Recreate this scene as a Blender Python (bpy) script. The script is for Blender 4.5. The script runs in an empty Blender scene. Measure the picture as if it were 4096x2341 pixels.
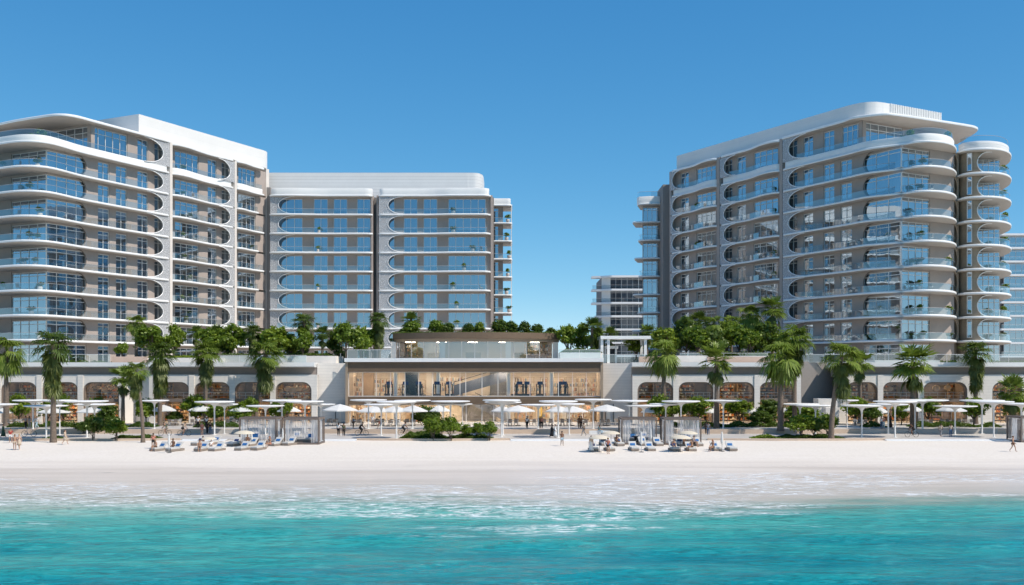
import bpy, bmesh, math, random
import numpy as np
from mathutils import Vector, Matrix
R = math.radians
sc = bpy.context.scene
col = sc.collection
random.seed(7)
rng = np.random.default_rng(7)
# ---------------------------------------------------------------- camera geometry (used to take real positions from the photo)
CAMH, F, CX, HY = 8.6, 4100.0, 2048.0, 1490.0
def XW(px, D): return (px - CX) / F * D
def ZW(py, D): return CAMH + (HY - py) / F * D
def DG(py, z): return (CAMH - z) * F / (py - HY)

# ---------------------------------------------------------------- mesh helper
class MB:
    def __init__(s):
        s.v = []; s.f = []; s.m = []
    def add(s, vs, fs, mi=0):
        n = len(s.v)
        s.v += [tuple(v) for v in vs]
        s.f += [tuple(i + n for i in f) for f in fs]
        s.m += [mi] * len(fs)
    def box(s, x0, x1, y0, y1, z0, z1, mi=0):
        s.hexa([(x0, y0), (x1, y0), (x1, y1), (x0, y1)], z0, z1, mi)
    def hexa(s, q, z0, z1, mi=0):
        s.add([(x, y, z0) for x, y in q] + [(x, y, z1) for x, y in q],
              [(3, 2, 1, 0), (4, 5, 6, 7), (0, 1, 5, 4), (1, 2, 6, 5), (2, 3, 7, 6), (3, 0, 4, 7)], mi)
    def prism(s, poly, z0, z1, mi=0):
        n = len(poly)
        s.add([(x, y, z0) for x, y in poly] + [(x, y, z1) for x, y in poly],
              [tuple(range(n - 1, -1, -1)), tuple(range(n, 2 * n))] +
              [(i, (i + 1) % n, n + (i + 1) % n, n + i) for i in range(n)], mi)
    def extr(s, pts, vec, mi=0):
        n = len(pts); vec = Vector(vec)
        s.add([Vector(p) for p in pts] + [Vector(p) + vec for p in pts],
              [tuple(range(n - 1, -1, -1)), tuple(range(n, 2 * n))] +
              [(i, (i + 1) % n, n + (i + 1) % n, n + i) for i in range(n)], mi)
    def tube(s, pts, r, n=6, mi=0, closed=False):
        pts = [Vector(p) for p in pts]; k = len(pts)
        rs = r if isinstance(r, (list, tuple)) else [r] * k
        vs = []
        for i, p in enumerate(pts):
            a = pts[(i - 1) % k] if (closed or i > 0) else p
            b = pts[(i + 1) % k] if (closed or i < k - 1) else p
            d = (b - a).normalized() if (b - a).length > 1e-9 else Vector((0, 0, 1))
            up = Vector((0, 0, 1)) if abs(d.z) < .9 else Vector((1, 0, 0))
            u = d.cross(up).normalized(); w = u.cross(d)
            for j in range(n):
                t = 2 * math.pi * j / n
                vs.append(p + (u * math.cos(t) + w * math.sin(t)) * rs[i])
        fs = []
        for i in range(k if closed else k - 1):
            for j in range(n):
                a = i * n + j; b = i * n + (j + 1) % n
                c = ((i + 1) % k) * n + (j + 1) % n; d = ((i + 1) % k) * n + j
                fs.append((a, b, c, d))
        if not closed:
            fs.append(tuple(range(n - 1, -1, -1))); fs.append(tuple((k - 1) * n + j for j in range(n)))
        s.add(vs, fs, mi)
    def lathe(s, prof, c=(0, 0, 0), n=16, mi=0, sx=1, sy=1):
        vs = []
        for r, z in prof:
            for j in range(n):
                t = 2 * math.pi * j / n
                vs.append((c[0] + r * math.cos(t) * sx, c[1] + r * math.sin(t) * sy, c[2] + z))
        fs = []
        for i in range(len(prof) - 1):
            for j in range(n):
                fs.append((i * n + j, i * n + (j + 1) % n, (i + 1) * n + (j + 1) % n, (i + 1) * n + j))
        fs.append(tuple(range(n - 1, -1, -1))); fs.append(tuple((len(prof) - 1) * n + j for j in range(n)))
        s.add(vs, fs, mi)
    def ball(s, c, r, n=8, mi=0, sx=1, sy=1, sz=1):
        prof = [(max(1e-3, r * math.sin(math.pi * i / n)), -r * sz * math.cos(math.pi * i / n)) for i in range(n + 1)]
        s.lathe(prof, c, n + 2, mi, sx, sy)
    def build(s, name, mat, parent=None, smooth=False, world=True, fix=True):
        me = bpy.data.meshes.new(name)
        me.from_pydata(s.v, [], s.f)
        for m_ in (mat if isinstance(mat, (list, tuple)) else [mat]): me.materials.append(m_)
        if any(s.m): me.polygons.foreach_set('material_index', s.m)
        if smooth:
            me.polygons.foreach_set('use_smooth', [True] * len(s.f))
        if fix:
            bm = bmesh.new(); bm.from_mesh(me)
            bmesh.ops.recalc_face_normals(bm, faces=bm.faces[:])
            bm.to_mesh(me); bm.free()
        if smooth:
            try: me.set_sharp_from_angle(angle=R(40))
            except Exception: pass
        me.update()
        return link(name, me, parent, world)
def link(name, data, parent=None, world=True):
    o = bpy.data.objects.new(name, data); col.objects.link(o)
    if parent:
        o.parent = parent
        if world and parent.type == 'EMPTY':
            o.matrix_parent_inverse = Matrix.Translation(-Vector(parent.location))
    return o
USED = {}
def tag(o, label=None, cat=None, group=None, kind=None):
    if label: o['label'] = label; USED.setdefault(label, []).append((o.name, group))
    if cat: o['category'] = cat
    if group: o['group'] = group
    if kind: o['kind'] = kind
    return o
def empty(name, loc=(0, 0, 0), rz=0):
    o = bpy.data.objects.new(name, None); col.objects.link(o)
    o.location = loc; o.rotation_euler = (0, 0, rz); o.empty_display_size = .3
    return o
KIDS = {}
def kids(o):
    return list(o.children)
def copy_tree(o, parent=None):
    c = o.copy(); col.objects.link(c)
    if parent: c.parent = parent
    for ch in KIDS.get(o.name) or kids(o):
        copy_tree(ch, c)
    return c
class Proto:
    """first use places the prototype itself, later uses place copies of it and of every part"""
    def __init__(s, make): s.make = make; s.o = None
    def put(s, loc, rz=0, scale=1, label=None, cat=None, group=None):
        if s.o is None:
            s.o = o = s.make(); s.src = o
            tree = []
            def rec(x):
                KIDS[x.name] = kids(x)
                for c in KIDS[x.name]: rec(c)
            rec(o)
        else:
            o = copy_tree(s.o)
        o.location = loc; o.rotation_euler = (0, 0, rz)
        o.scale = scale if isinstance(scale, (tuple, list)) else (scale,) * 3
        for k in ('label', 'category', 'group'):
            if k in o: del o[k]
        return tag(o, label, cat, group)
def quadmesh(name, V, mat, parent=None, world=True):
    """V (N,4,3) -> mesh of N loose quads (leaves)"""
    V = np.asarray(V, dtype=np.float32); N = len(V)
    me = bpy.data.meshes.new(name)
    me.vertices.add(N * 4); me.vertices.foreach_set('co', V.reshape(-1))
    me.loops.add(N * 4); me.loops.foreach_set('vertex_index', np.arange(N * 4, dtype=np.int32))
    me.polygons.add(N); me.polygons.foreach_set('loop_start', np.arange(0, N * 4, 4, dtype=np.int32))
    me.polygons.foreach_set('loop_total', np.full(N, 4, dtype=np.int32))
    me.materials.append(mat); me.update(calc_edges=True); me.validate()
    return link(name, me, parent, world)
def catmull(P, n=8):
    P = [Vector((p[0], p[1])) for p in P]; out = []
    Q = [P[0] * 2 - P[1]] + P + [P[-1] * 2 - P[-2]]
    for i in range(1, len(Q) - 2):
        a, b, c, d = Q[i - 1], Q[i], Q[i + 1], Q[i + 2]
        for k in range(n):
            t = k / n
            out.append(.5 * ((2 * b) + (c - a) * t + (2 * a - 5 * b + 4 * c - d) * t * t + (3 * b - a - 3 * c + d) * t ** 3))
    out.append(P[-1])
    return [(p.x, p.y) for p in out]
def offset(line, dist, closed=False):
    """offset a 2D polyline; positive = to the right of its direction"""
    n = len(line); out = []
    for i in range(n):
        a = line[(i - 1) % n] if (closed or i > 0) else line[i]
        b = line[(i + 1) % n] if (closed or i < n - 1) else line[i]
        dx, dy = b[0] - a[0], b[1] - a[1]; l = math.hypot(dx, dy) or 1
        out.append((line[i][0] + dy / l * dist, line[i][1] - dx / l * dist))
    return out

# ---------------------------------------------------------------- materials
def newmat(name):
    m = bpy.data.materials.new(name); m.use_nodes = True
    nt = m.node_tree
    for n in list(nt.nodes): nt.nodes.remove(n)
    out = nt.nodes.new('ShaderNodeOutputMaterial')
    return m, nt, out
def N(nt, t, **kw):
    n = nt.nodes.new('ShaderNode' + t)
    for k, v in kw.items():
        if k in n.inputs: n.inputs[k].default_value = v
        else: setattr(n, k, v)
    return n
def L(nt, a, b): nt.links.new(a, b)
def rgb(c): return (c[0], c[1], c[2], 1)
def math_(nt, op, a, b=None, clamp=False):
    n = nt.nodes.new('ShaderNodeMath'); n.operation = op; n.use_clamp = clamp
    for i, x in enumerate((a, b)):
        if x is None: continue
        if isinstance(x, (int, float)): n.inputs[i].default_value = x
        else: L(nt, x, n.inputs[i])
    return n.outputs[0]
def mapr(nt, x, a, b, c=0., d=1.):
    n = N(nt, 'MapRange'); n.clamp = True; n.interpolation_type = 'SMOOTHSTEP'
    L(nt, x, n.inputs[0])
    for i, v in enumerate((a, b, c, d)): n.inputs[i + 1].default_value = v
    return n.outputs[0]
def mixc(nt, fac, a, b):
    n = N(nt, 'MixRGB')
    for i, x in enumerate((fac, a, b)):
        if isinstance(x, (int, float)): n.inputs[i].default_value = x
        elif isinstance(x, tuple): n.inputs[i].default_value = rgb(x)
        else: L(nt, x, n.inputs[i])
    return n.outputs[0]
def noise(nt, scale, detail=4, rough=.55, vec=None, dim='3D', dist=0):
    n = N(nt, 'TexNoise'); n.inputs['Scale'].default_value = scale; n.inputs['Detail'].default_value = detail
    n.inputs['Roughness'].default_value = rough; n.inputs['Distortion'].default_value = dist
    if vec is not None: L(nt, vec, n.inputs['Vector'])
    return n.outputs[0]
def pos(nt): return N(nt, 'NewGeometry').outputs['Position']
def mapping(nt, vec, scale=(1, 1, 1), rot=(0, 0, 0), loc=(0, 0, 0)):
    n = N(nt, 'Mapping'); L(nt, vec, n.inputs[0])
    n.inputs['Scale'].default_value = scale; n.inputs['Rotation'].default_value = rot; n.inputs['Location'].default_value = loc
    return n.outputs[0]
def M(name, c, rough=.6, var=.06, scale=.6, bump=0, bscale=20, spec=.3, metal=0, local=False, lines=0, lstr=.25):
    m, nt, out = newmat(name)
    p = N(nt, 'BsdfPrincipled'); L(nt, p.outputs[0], out.inputs[0])
    p.inputs['Roughness'].default_value = rough; p.inputs['Metallic'].default_value = metal
    p.inputs['Specular IOR Level'].default_value = spec
    P = N(nt, 'TexCoord').outputs['Object'] if local else pos(nt)
    a = noise(nt, scale, 5, .6, P)
    b = noise(nt, scale * 9, 3, .6, P)
    f = math_(nt, 'ADD', math_(nt, 'MULTIPLY', a, .65), math_(nt, 'MULTIPLY', b, .35))
    f = mapr(nt, f, .3, .7)
    c0 = tuple(x * (1 - var) for x in c); c1 = tuple(min(1, x * (1 + var)) for x in c)
    cc = mixc(nt, f, c0, c1)
    h = b
    if lines:
        z = N(nt, 'SeparateXYZ'); L(nt, P, z.inputs[0])
        fr = math_(nt, 'FRACT', math_(nt, 'DIVIDE', z.outputs[2], lines))
        ln = math_(nt, 'LESS_THAN', fr, .07)
        br = N(nt, 'TexWhiteNoise'); br.noise_dimensions = '1D'
        L(nt, math_(nt, 'FLOOR', math_(nt, 'DIVIDE', z.outputs[2], lines)), br.inputs['W'])
        cc = mixc(nt, math_(nt, 'MULTIPLY', br.outputs[0], .12), cc, tuple(x * .7 for x in c))
        cc = mixc(nt, math_(nt, 'MULTIPLY', ln, lstr), cc, tuple(x * .35 for x in c))
    L(nt, cc, p.inputs['Base Color'])
    if bump:
        bn = N(nt, 'Bump'); bn.inputs['Strength'].default_value = bump; bn.inputs['Distance'].default_value = .05
        L(nt, noise(nt, bscale, 4, .6, P), bn.inputs['Height']); L(nt, bn.outputs[0], p.inputs['Normal'])
    return m
def glass(name, base, tint, refl=(1, 1, 1), rough=.02, power=4, wav=0):
    m, nt, out = newmat(name)
    tr = N(nt, 'BsdfTransparent'); tr.inputs[0].default_value = rgb(tint)
    gl = N(nt, 'BsdfGlossy'); gl.inputs['Color'].default_value = rgb(refl); gl.inputs['Roughness'].default_value = rough
    lw = N(nt, 'LayerWeight'); lw.inputs['Blend'].default_value = .5
    f = math_(nt, 'POWER', lw.outputs['Facing'], power)
    f = math_(nt, 'ADD', math_(nt, 'MULTIPLY', f, .85 - base), base, True)
    mx = N(nt, 'MixShader'); L(nt, f, mx.inputs[0]); L(nt, tr.outputs[0], mx.inputs[1]); L(nt, gl.outputs[0], mx.inputs[2])
    if wav:
        bn = N(nt, 'Bump'); bn.inputs['Strength'].default_value = wav; bn.inputs['Distance'].default_value = .1
        L(nt, noise(nt, .45, 2, .5, pos(nt)), bn.inputs['Height']); L(nt, bn.outputs[0], gl.inputs['Normal'])
    L(nt, mx.outputs[0], out.inputs[0])
    return m
def leafmat(name, c0, c1, c2, trans=.35):
    m, nt, out = newmat(name)
    g = N(nt, 'NewGeometry'); oi = N(nt, 'ObjectInfo')
    r = N(nt, 'ValToRGB'); e = r.color_ramp.elements
    e[0].color = rgb(c0); e[1].color = rgb(c2); x = e.new(.5); x.color = rgb(c1)
    f = math_(nt, 'ADD', math_(nt, 'MULTIPLY', g.outputs['Random Per Island'], .7), math_(nt, 'MULTIPLY', oi.outputs['Random'], .3))
    L(nt, f, r.inputs[0])
    d = N(nt, 'BsdfDiffuse'); t = N(nt, 'BsdfTranslucent'); gl = N(nt, 'BsdfGlossy'); gl.inputs['Roughness'].default_value = .45
    L(nt, r.outputs[0], d.inputs[0])
    L(nt, mixc(nt, .5, r.outputs[0], (.25, .36, .03)), t.inputs[0])
    gl.inputs[0].default_value = (.5, .55, .4, 1)
    a = N(nt, 'MixShader'); a.inputs[0].default_value = trans; L(nt, d.outputs[0], a.inputs[1]); L(nt, t.outputs[0], a.inputs[2])
    b = N(nt, 'MixShader'); b.inputs[0].default_value = .06; L(nt, a.outputs[0], b.inputs[1]); L(nt, gl.outputs[0], b.inputs[2])
    L(nt, b.outputs[0], out.inputs[0])
    return m
def emis(name, c, s):
    m, nt, out = newmat(name)
    e = N(nt, 'Emission'); e.inputs[0].default_value = rgb(c); e.inputs[1].default_value = s
    L(nt, e.outputs[0], out.inputs[0]); return m
def cloth(name, c, trans=.3, alpha=1.0):
    m, nt, out = newmat(name)
    d = N(nt, 'BsdfDiffuse'); t = N(nt, 'BsdfTranslucent')
    cc = mixc(nt, mapr(nt, noise(nt, 2.5, 4, .6, N(nt, 'TexCoord').outputs['Object']), .3, .7), tuple(x * .93 for x in c), c)
    L(nt, cc, d.inputs[0]); L(nt, cc, t.inputs[0])
    a = N(nt, 'MixShader'); a.inputs[0].default_value = trans; L(nt, d.outputs[0], a.inputs[1]); L(nt, t.outputs[0], a.inputs[2])
    o = a
    if alpha < 1:
        tr = N(nt, 'BsdfTransparent'); o = N(nt, 'MixShader'); o.inputs[0].default_value = alpha
        L(nt, tr.outputs[0], o.inputs[1]); L(nt, a.outputs[0], o.inputs[2])
    L(nt, o.outputs[0], out.inputs[0]); return m

m_white = M('white_render', (.80, .785, .755), .5, .035, .35, .04, 8)
m_rim = M('white_slab_paint', (.82, .81, .79), .4, .03, .3)
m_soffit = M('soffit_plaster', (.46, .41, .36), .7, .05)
m_taupe = M('taupe_render', (.395, .33, .29), .7, .06, .5, .05, 10)
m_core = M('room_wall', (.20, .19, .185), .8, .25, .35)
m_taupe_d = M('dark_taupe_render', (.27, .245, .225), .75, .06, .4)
m_panel = M('crown_panel', (.75, .725, .69), .55, .03, .3, .03, 6, lines=1.25, lstr=.06)
m_ribbed = M('ribbed_crown_panel', (.72, .71, .69), .55, .03, .3, 0, 6, lines=.75, lstr=.5)
m_stone = M('cream_stone_cladding', (.80, .745, .675), .65, .05, .6, .05, 14, lines=.46, lstr=.3)
m_stone_p = M('plain_cream_stone', (.77, .715, .65), .65, .05, .6, .04, 14)
m_drum = M('brown_stone_courses', (.33, .265, .195), .75, .16, .8, .15, 10, lines=.3, lstr=.3)
def lattice(name, c, hole=.42):
    m, nt, out = newmat(name)
    v = N(nt, 'TexVoronoi'); v.feature = 'DISTANCE_TO_EDGE'; v.inputs['Scale'].default_value = 4.2
    L(nt, pos(nt), v.inputs['Vector'])
    h = math_(nt, 'GREATER_THAN', v.outputs['Distance'], .06)
    d = N(nt, 'BsdfPrincipled'); d.inputs['Base Color'].default_value = rgb(c); d.inputs['Roughness'].default_value = .6
    t = N(nt, 'BsdfTransparent'); mx = N(nt, 'MixShader')
    L(nt, math_(nt, 'MULTIPLY', h, .58), mx.inputs[0]); L(nt, d.outputs[0], mx.inputs[1]); L(nt, t.outputs[0], mx.inputs[2])
    L(nt, mx.outputs[0], out.inputs[0]); return m
m_screen = lattice('lattice_screen', (.56, .56, .565))
m_frame = M('white_metal_frame', (.74, .72, .69), .4, .03)
m_bronze = M('bronze_panel', (.16, .112, .075), .6, .08, .5, 0, spec=.15)
m_bronze_l = M('light_bronze', (.34, .255, .18), .5, .08, .5)
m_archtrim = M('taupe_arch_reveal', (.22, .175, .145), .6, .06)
m_metal = M('grey_metal', (.45, .45, .45), .35, .04, metal=.6)
m_dark = M('black_plastic', (.025, .028, .035), .4, .1)
m_wood = M('teak_wood', (.30, .17, .09), .5, .2, 3)
m_cabwood = M('weathered_timber', (.17, .135, .115), .6, .15, 3)
m_trunk = M('palm_bark', (.17, .13, .10), .9, .3, 5, .8, 6, local=True)
m_bark = M('tree_bark', (.13, .10, .075), .9, .25, 4, .5, 8, local=True)
m_pave = M('pale_paving', (.50, .465, .425), .6, .08, .25, .05, 6)
m_kerb = M('sandstone_kerb', (.58, .45, .345), .7, .07, .5)
m_step = M('white_stone_steps', (.76, .75, .73), .6, .04, .5)
m_deck = M('terrace_paving', (.55, .52, .48), .7, .06, .3)
m_blush = M('blush_terracotta_wall', (.62, .45, .35), .7, .06, .5)
m_ground = M('far_ground', (.5, .46, .40), .9, .1, .02)
m_curtain = cloth('white_voile', (.94, .94, .94), .55, .52)
m_fin = M('warm_fin_render', (.70, .635, .57), .6, .05, .5, .04, 12)
m_drape = cloth('pale_drape', (.40, .40, .41), .2)
m_canvas = cloth('white_canvas', (.84, .83, .80), .3)
m_canvas_c = cloth('cream_canvas', (.82, .74, .60), .3)
m_blue = M('blue_cushion', (.025, .13, .34), .8, .1, 4)
m_navy = M('navy_cushion', (.02, .035, .11), .8, .1, 4)
m_cush = M('pale_grey_cushion', (.54, .52, .485), .85, .06, 2)
m_wicker = M('taupe_wicker', (.26, .215, .18), .8, .2, 8)
m_pot = M('pale_clay_pot', (.62, .56, .51), .7, .06, 2)
m_win = glass('coated_window_glass', .46, (.52, .58, .62), (.74, .88, 1.0), .015, 3, .035)
m_bal = glass('balustrade_glass', .19, (.74, .84, .88), (.9, .96, 1), .02, 3)
m_shop = glass('clear_shop_glass', .07, (.9, .92, .92), (1, 1, 1), .01, 4)
m_pav = glass('pale_pavilion_glass', .30, (.78, .82, .84), (.95, .97, 1), .02, 3)
m_leaf = leafmat('broadleaf', (.065, .12, .012), (.15, .225, .018), (.29, .35, .034))
m_leaf_d = leafmat('dark_leaf', (.03, .06, .012), (.065, .115, .016), (.14, .19, .026))
m_palm = leafmat('palm_frond', (.085, .135, .02), (.15, .215, .03), (.26, .31, .07), .3)
m_palm_d = leafmat('dark_palm_frond', (.035, .065, .015), (.07, .115, .022), (.15, .19, .045), .3)
m_skirt = leafmat('hanging_frond', (.04, .055, .014), (.085, .11, .024), (.20, .21, .06), .25)
m_lamp_fill = emis('upper_lamp_fill', (1, .76, .5), 6)  # upper shop strips, in most arches added fill light
m_lamp = emis('warm_ceiling_lamp', (1, .74, .46), 8)
m_lampw = emis('white_ceiling_lamp', (1, .84, .66), 17)
# ---------------------------------------------------------------- camera, sun, sky
cam = bpy.data.cameras.new('camera'); co = bpy.data.objects.new('camera', cam); col.objects.link(co)
co.location = (0, 0, CAMH); co.rotation_euler = (R(90), 0, 0)
cam.sensor_width = 36; cam.lens = 36 * F / 4096; cam.shift_y = (HY - 1170.5) / 4096
cam.clip_start = .5; cam.clip_end = 12000
sc.camera = co
EL, SAZ = R(50), math.atan2(.87, -.49)
sd = Vector((math.sin(SAZ) * math.cos(EL), math.cos(SAZ) * math.cos(EL), math.sin(EL)))
sl = bpy.data.lights.new('sun', 'SUN'); so = bpy.data.objects.new('sun', sl); col.objects.link(so)
so.location = (120, -60, 200); so.rotation_euler = sd.to_track_quat('Z', 'Y').to_euler()
sl.energy = 4.4; sl.angle = R(.5); sl.color = (1, .925, .83)
w = bpy.data.worlds.new('World'); sc.world = w; w.use_nodes = True
nt = w.node_tree
bg = nt.nodes['Background']
sk = nt.nodes.new('ShaderNodeTexSky'); sk.sky_type = 'NISHITA'; sk.sun_disc = False
sk.sun_elevation = EL; sk.sun_rotation = SAZ
sk.altitude = 0; sk.air_density = .5; sk.dust_density = 0; sk.ozone_density = 3.0
# deepen the clear-sky blue channel by channel
sep = nt.nodes.new('ShaderNodeSeparateColor'); cmb = nt.nodes.new('ShaderNodeCombineColor'); L(nt, sk.outputs[0], sep.inputs[0])
for i, (a_, g_) in enumerate(((.92, 1.27), (.82, .737), (.83, .459))):
    v = math_(nt, 'POWER', math_(nt, 'MULTIPLY', sep.outputs[i], .15), g_)
    L(nt, math_(nt, 'MULTIPLY', v, a_ / .12), cmb.inputs[i])
L(nt, cmb.outputs[0], bg.inputs[0]); bg.inputs[1].default_value = .12
vs = sc.view_settings
vs.view_transform = 'Standard'; vs.look = 'None'; vs.exposure = 0.12; vs.gamma = 1; vs.use_curve_mapping = False
sc.cycles.max_bounces = 8; sc.cycles.transparent_max_bounces = 24; sc.cycles.diffuse_bounces = 4; sc.cycles.glossy_bounces = 4
sc.cycles.caustics_reflective = False; sc.cycles.caustics_refractive = False
sc.cycles.sample_clamp_indirect = 6

# ---------------------------------------------------------------- beach and sea
SEA = -.8
def interp(x, P):
    for (a, b), (c, d) in zip(P, P[1:]):
        if x <= c: return b + (d - b) * max(0, (x - a)) / (c - a)
    return P[-1][1]
BP = [(-4000, -12), (20, -5), (60, -1.75), (77, -.8), (97, -.34), (110, -.08), (118, 0), (129, .06), (134, .06)]
def beach_z(x, y):
    k = max(0, min(1, (114 - y) / 18))
    yy = y + k * (2.2 * math.sin(x * .045 + .6) + 1.1 * math.sin(x * .11 + 2))
    z = interp(yy, BP)
    k = max(0, min(1, (y - 90) / 22))
    z += k * (.012 * math.sin(x * 1.7 + y * 2.3) + .012 * math.sin(x * .63 - y * 1.1))
    return z
def sheet(name, mat, xs, ys, fz, smooth=True):
    b = MB()
    for y in ys:
        for x in xs: b.v.append((x, y, fz(x, y)))
    n = len(xs)
    for j in range(len(ys) - 1):
        for i in range(n - 1):
            b.f.append((j * n + i, j * n + i + 1, (j + 1) * n + i + 1, (j + 1) * n + i)); b.m.append(0)
    return b.build(name, mat, smooth=smooth, fix=False)
xs = [-3000, -900, -400, -220, -160] + [-120 + i * 1.5 for i in range(161)] + [160, 220, 400, 900, 3000]

m, nt, out = newmat('white_sand')
p = N(nt, 'BsdfPrincipled'); L(nt, p.outputs[0], out.inputs[0])
P = pos(nt); S = N(nt, 'SeparateXYZ'); L(nt, P, S.inputs[0])
big = noise(nt, .12, 4, .6, P); fine = noise(nt, 3.5, 5, .65, P)
streak = noise(nt, 1, 5, .62, mapping(nt, P, (.035, .5, 1), (0, 0, R(3))))
yy = math_(nt, 'ADD', S.outputs[1], math_(nt, 'MULTIPLY', math_(nt, 'SUBTRACT', streak, .5), 20))
wet = mapr(nt, yy, 109, 88)
wet2 = mapr(nt, yy, 90, 80)
dry = mixc(nt, mapr(nt, fine, .3, .7), (.69, .61, .52), (.78, .705, .61))
dry = mixc(nt, math_(nt, 'MULTIPLY', mapr(nt, big, .45, .7), .3), dry, (.78, .70, .63))
wc = mixc(nt, mapr(nt, streak, .35, .65), (.63, .54, .46), (.715, .625, .54))
cc = mixc(nt, wet, dry, wc)
cc = mixc(nt, wet2, cc, (.56, .50, .425))
ln = noise(nt, 1, 3, .5, mapping(nt, P, (.02, .42, 1), (0, 0, R(-4))))
ridge = mapr(nt, math_(nt, 'ABSOLUTE', math_(nt, 'SUBTRACT', ln, .5)), .006, .0)
ridge = math_(nt, 'MULTIPLY', math_(nt, 'MULTIPLY', ridge, wet), mapr(nt, noise(nt, .07, 2, .5, P), .5, .62))
cc = mixc(nt, math_(nt, 'MULTIPLY', ridge, .55), cc, (.2, .18, .16))
L(nt, cc, p.inputs['Base Color'])
L(nt, mapr(nt, wet, 0, 1, .85, .38), p.inputs['Roughness']); p.inputs['Specular IOR Level'].default_value = .3
bn = N(nt, 'Bump'); bn.inputs['Distance'].default_value = .12
L(nt, mapr(nt, wet, 0, 1, .5, .06), bn.inputs['Strength'])
L(nt, noise(nt, 1.6, 6, .6, P), bn.inputs['Height']); L(nt, bn.outputs[0], p.inputs['Normal'])
m_sand = m
ys = [-4000, -500, 0, 30] + [40 + i for i in range(35)] + [75 + i * .75 for i in range(80)]
tag(sheet('beach', m_sand, xs, ys, beach_z), 'bright white sand beach sloping to the turquoise sea', kind='structure')

m, nt, out = newmat('turquoise_sea')
P = pos(nt); S = N(nt, 'SeparateXYZ'); L(nt, P, S.inputs[0])
n1 = noise(nt, 1, 5, .6, mapping(nt, P, (.022, .075, 1), (0, 0, R(4))))
n2 = noise(nt, 1, 6, .62, mapping(nt, P, (.12, .5, 1), (0, 0, R(-3))))
d = math_(nt, 'ADD', S.outputs[1], math_(nt, 'MULTIPLY', math_(nt, 'SUBTRACT', n1, .5), 46))
d = math_(nt, 'ADD', d, math_(nt, 'MULTIPLY', math_(nt, 'SUBTRACT', n2, .5), 13))
d = math_(nt, 'SUBTRACT', d, math_(nt, 'MULTIPLY', S.outputs[0], .06))
rp = N(nt, 'ValToRGB'); L(nt, mapr(nt, d, 40, 82), rp.inputs[0])
rp.inputs[0].default_value = 0
e = rp.color_ramp.elements
e[0].position = 0; e[0].color = (.001, .165, .215, 1); e[1].position = 1; e[1].color = (.40, .53, .45, 1)
for q, c in ((.16, (.003, .245, .285)), (.36, (.02, .335, .325)), (.60, (.08, .42, .37)), (.82, (.18, .47, .41))):
    x = e.new(q); x.color = rgb(c)
# foam: fine broken streaks parallel to the shore, gathered in patches
Pm = mapping(nt, P, (.28, 1.25, 1), (0, 0, R(2)))
f1 = noise(nt, 1.0, 7, .68, Pm, dist=1.2)
rid = mapr(nt, math_(nt, 'ABSOLUTE', math_(nt, 'SUBTRACT', f1, .5)), .062, .012)
brk = mapr(nt, noise(nt, 2.6, 5, .7, Pm), .44, .56)
pat = noise(nt, 1, 3, .55, mapping(nt, P, (.03, .12, 1), (0, 0, R(5)), (3.2, 1.7, 0)))
zone = math_(nt, 'MULTIPLY', mapr(nt, S.outputs[1], 48, 68), mapr(nt, S.outputs[1], 98, 88))
thr = mapr(nt, zone, 0, 1, .30, .0)
pm = mapr(nt, math_(nt, 'SUBTRACT', pat, thr), .435, .55)
foam = math_(nt, 'MULTIPLY', math_(nt, 'MULTIPLY', rid, brk), pm)
dapple = noise(nt, 1, 7, .72, mapping(nt, P, (.8, 1.7, 1), (0, 0, R(9))), dist=.8)
wcol = mixc(nt, mapr(nt, dapple, .45, .66), rp.outputs[0], mixc(nt, .5, rp.outputs[0], (.0, .08, .10)))
wcol = mixc(nt, math_(nt, 'MULTIPLY', mapr(nt, dapple, .46, .32), .4), wcol, (.12, .52, .46))
water = N(nt, 'BsdfPrincipled'); L(nt, wcol, water.inputs['Base Color'])
water.inputs['Roughness'].default_value = .16; water.inputs['IOR'].default_value = 1.33; water.inputs['Specular IOR Level'].default_value = .22
film = N(nt, 'MixShader'); tr = N(nt, 'BsdfTransparent'); tr.inputs[0].default_value = (1, 1, 1, 1)
gl = N(nt, 'BsdfGlossy'); gl.inputs['Roughness'].default_value = .22; gl.inputs[0].default_value = (.9, .95, 1, 1)
L(nt, mapr(nt, S.outputs[1], 97, 86, 0, .035), film.inputs[0]); L(nt, tr.outputs[0], film.inputs[1]); L(nt, gl.outputs[0], film.inputs[2])
sx_ = math_(nt, 'ADD', math_(nt, 'SINE', math_(nt, 'ADD', math_(nt, 'MULTIPLY', S.outputs[0], .05), 1.0)), math_(nt, 'MULTIPLY', math_(nt, 'SINE', math_(nt, 'MULTIPLY', S.outputs[0], .13)), .6))
dd = math_(nt, 'ADD', math_(nt, 'ADD', S.outputs[1], math_(nt, 'MULTIPLY', sx_, 3.0)), math_(nt, 'MULTIPLY', math_(nt, 'SUBTRACT', n2, .5), 12))
op = mapr(nt, dd, 81, 69)
body = N(nt, 'MixShader'); L(nt, op, body.inputs[0]); L(nt, film.outputs[0], body.inputs[1]); L(nt, water.outputs[0], body.inputs[2])
fo = N(nt, 'BsdfDiffuse'); fo.inputs[0].default_value = (.86, .88, .88, 1)
mx = N(nt, 'MixShader'); L(nt, math_(nt, 'MULTIPLY', foam, .95), mx.inputs[0]); L(nt, body.outputs[0], mx.inputs[1]); L(nt, fo.outputs[0], mx.inputs[2])
bn = N(nt, 'Bump'); bn.inputs['Strength'].default_value = .8; bn.inputs['Distance'].default_value = .5
h = math_(nt, 'ADD', noise(nt, 1, 6, .62, mapping(nt, P, (.45, 1.1, 1), (0, 0, R(5)))), math_(nt, 'MULTIPLY', foam, .12))
L(nt, h, bn.inputs['Height']); L(nt, bn.outputs[0], water.inputs['Normal'])
L(nt, mx.outputs[0], out.inputs[0])
m_sea = m
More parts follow.
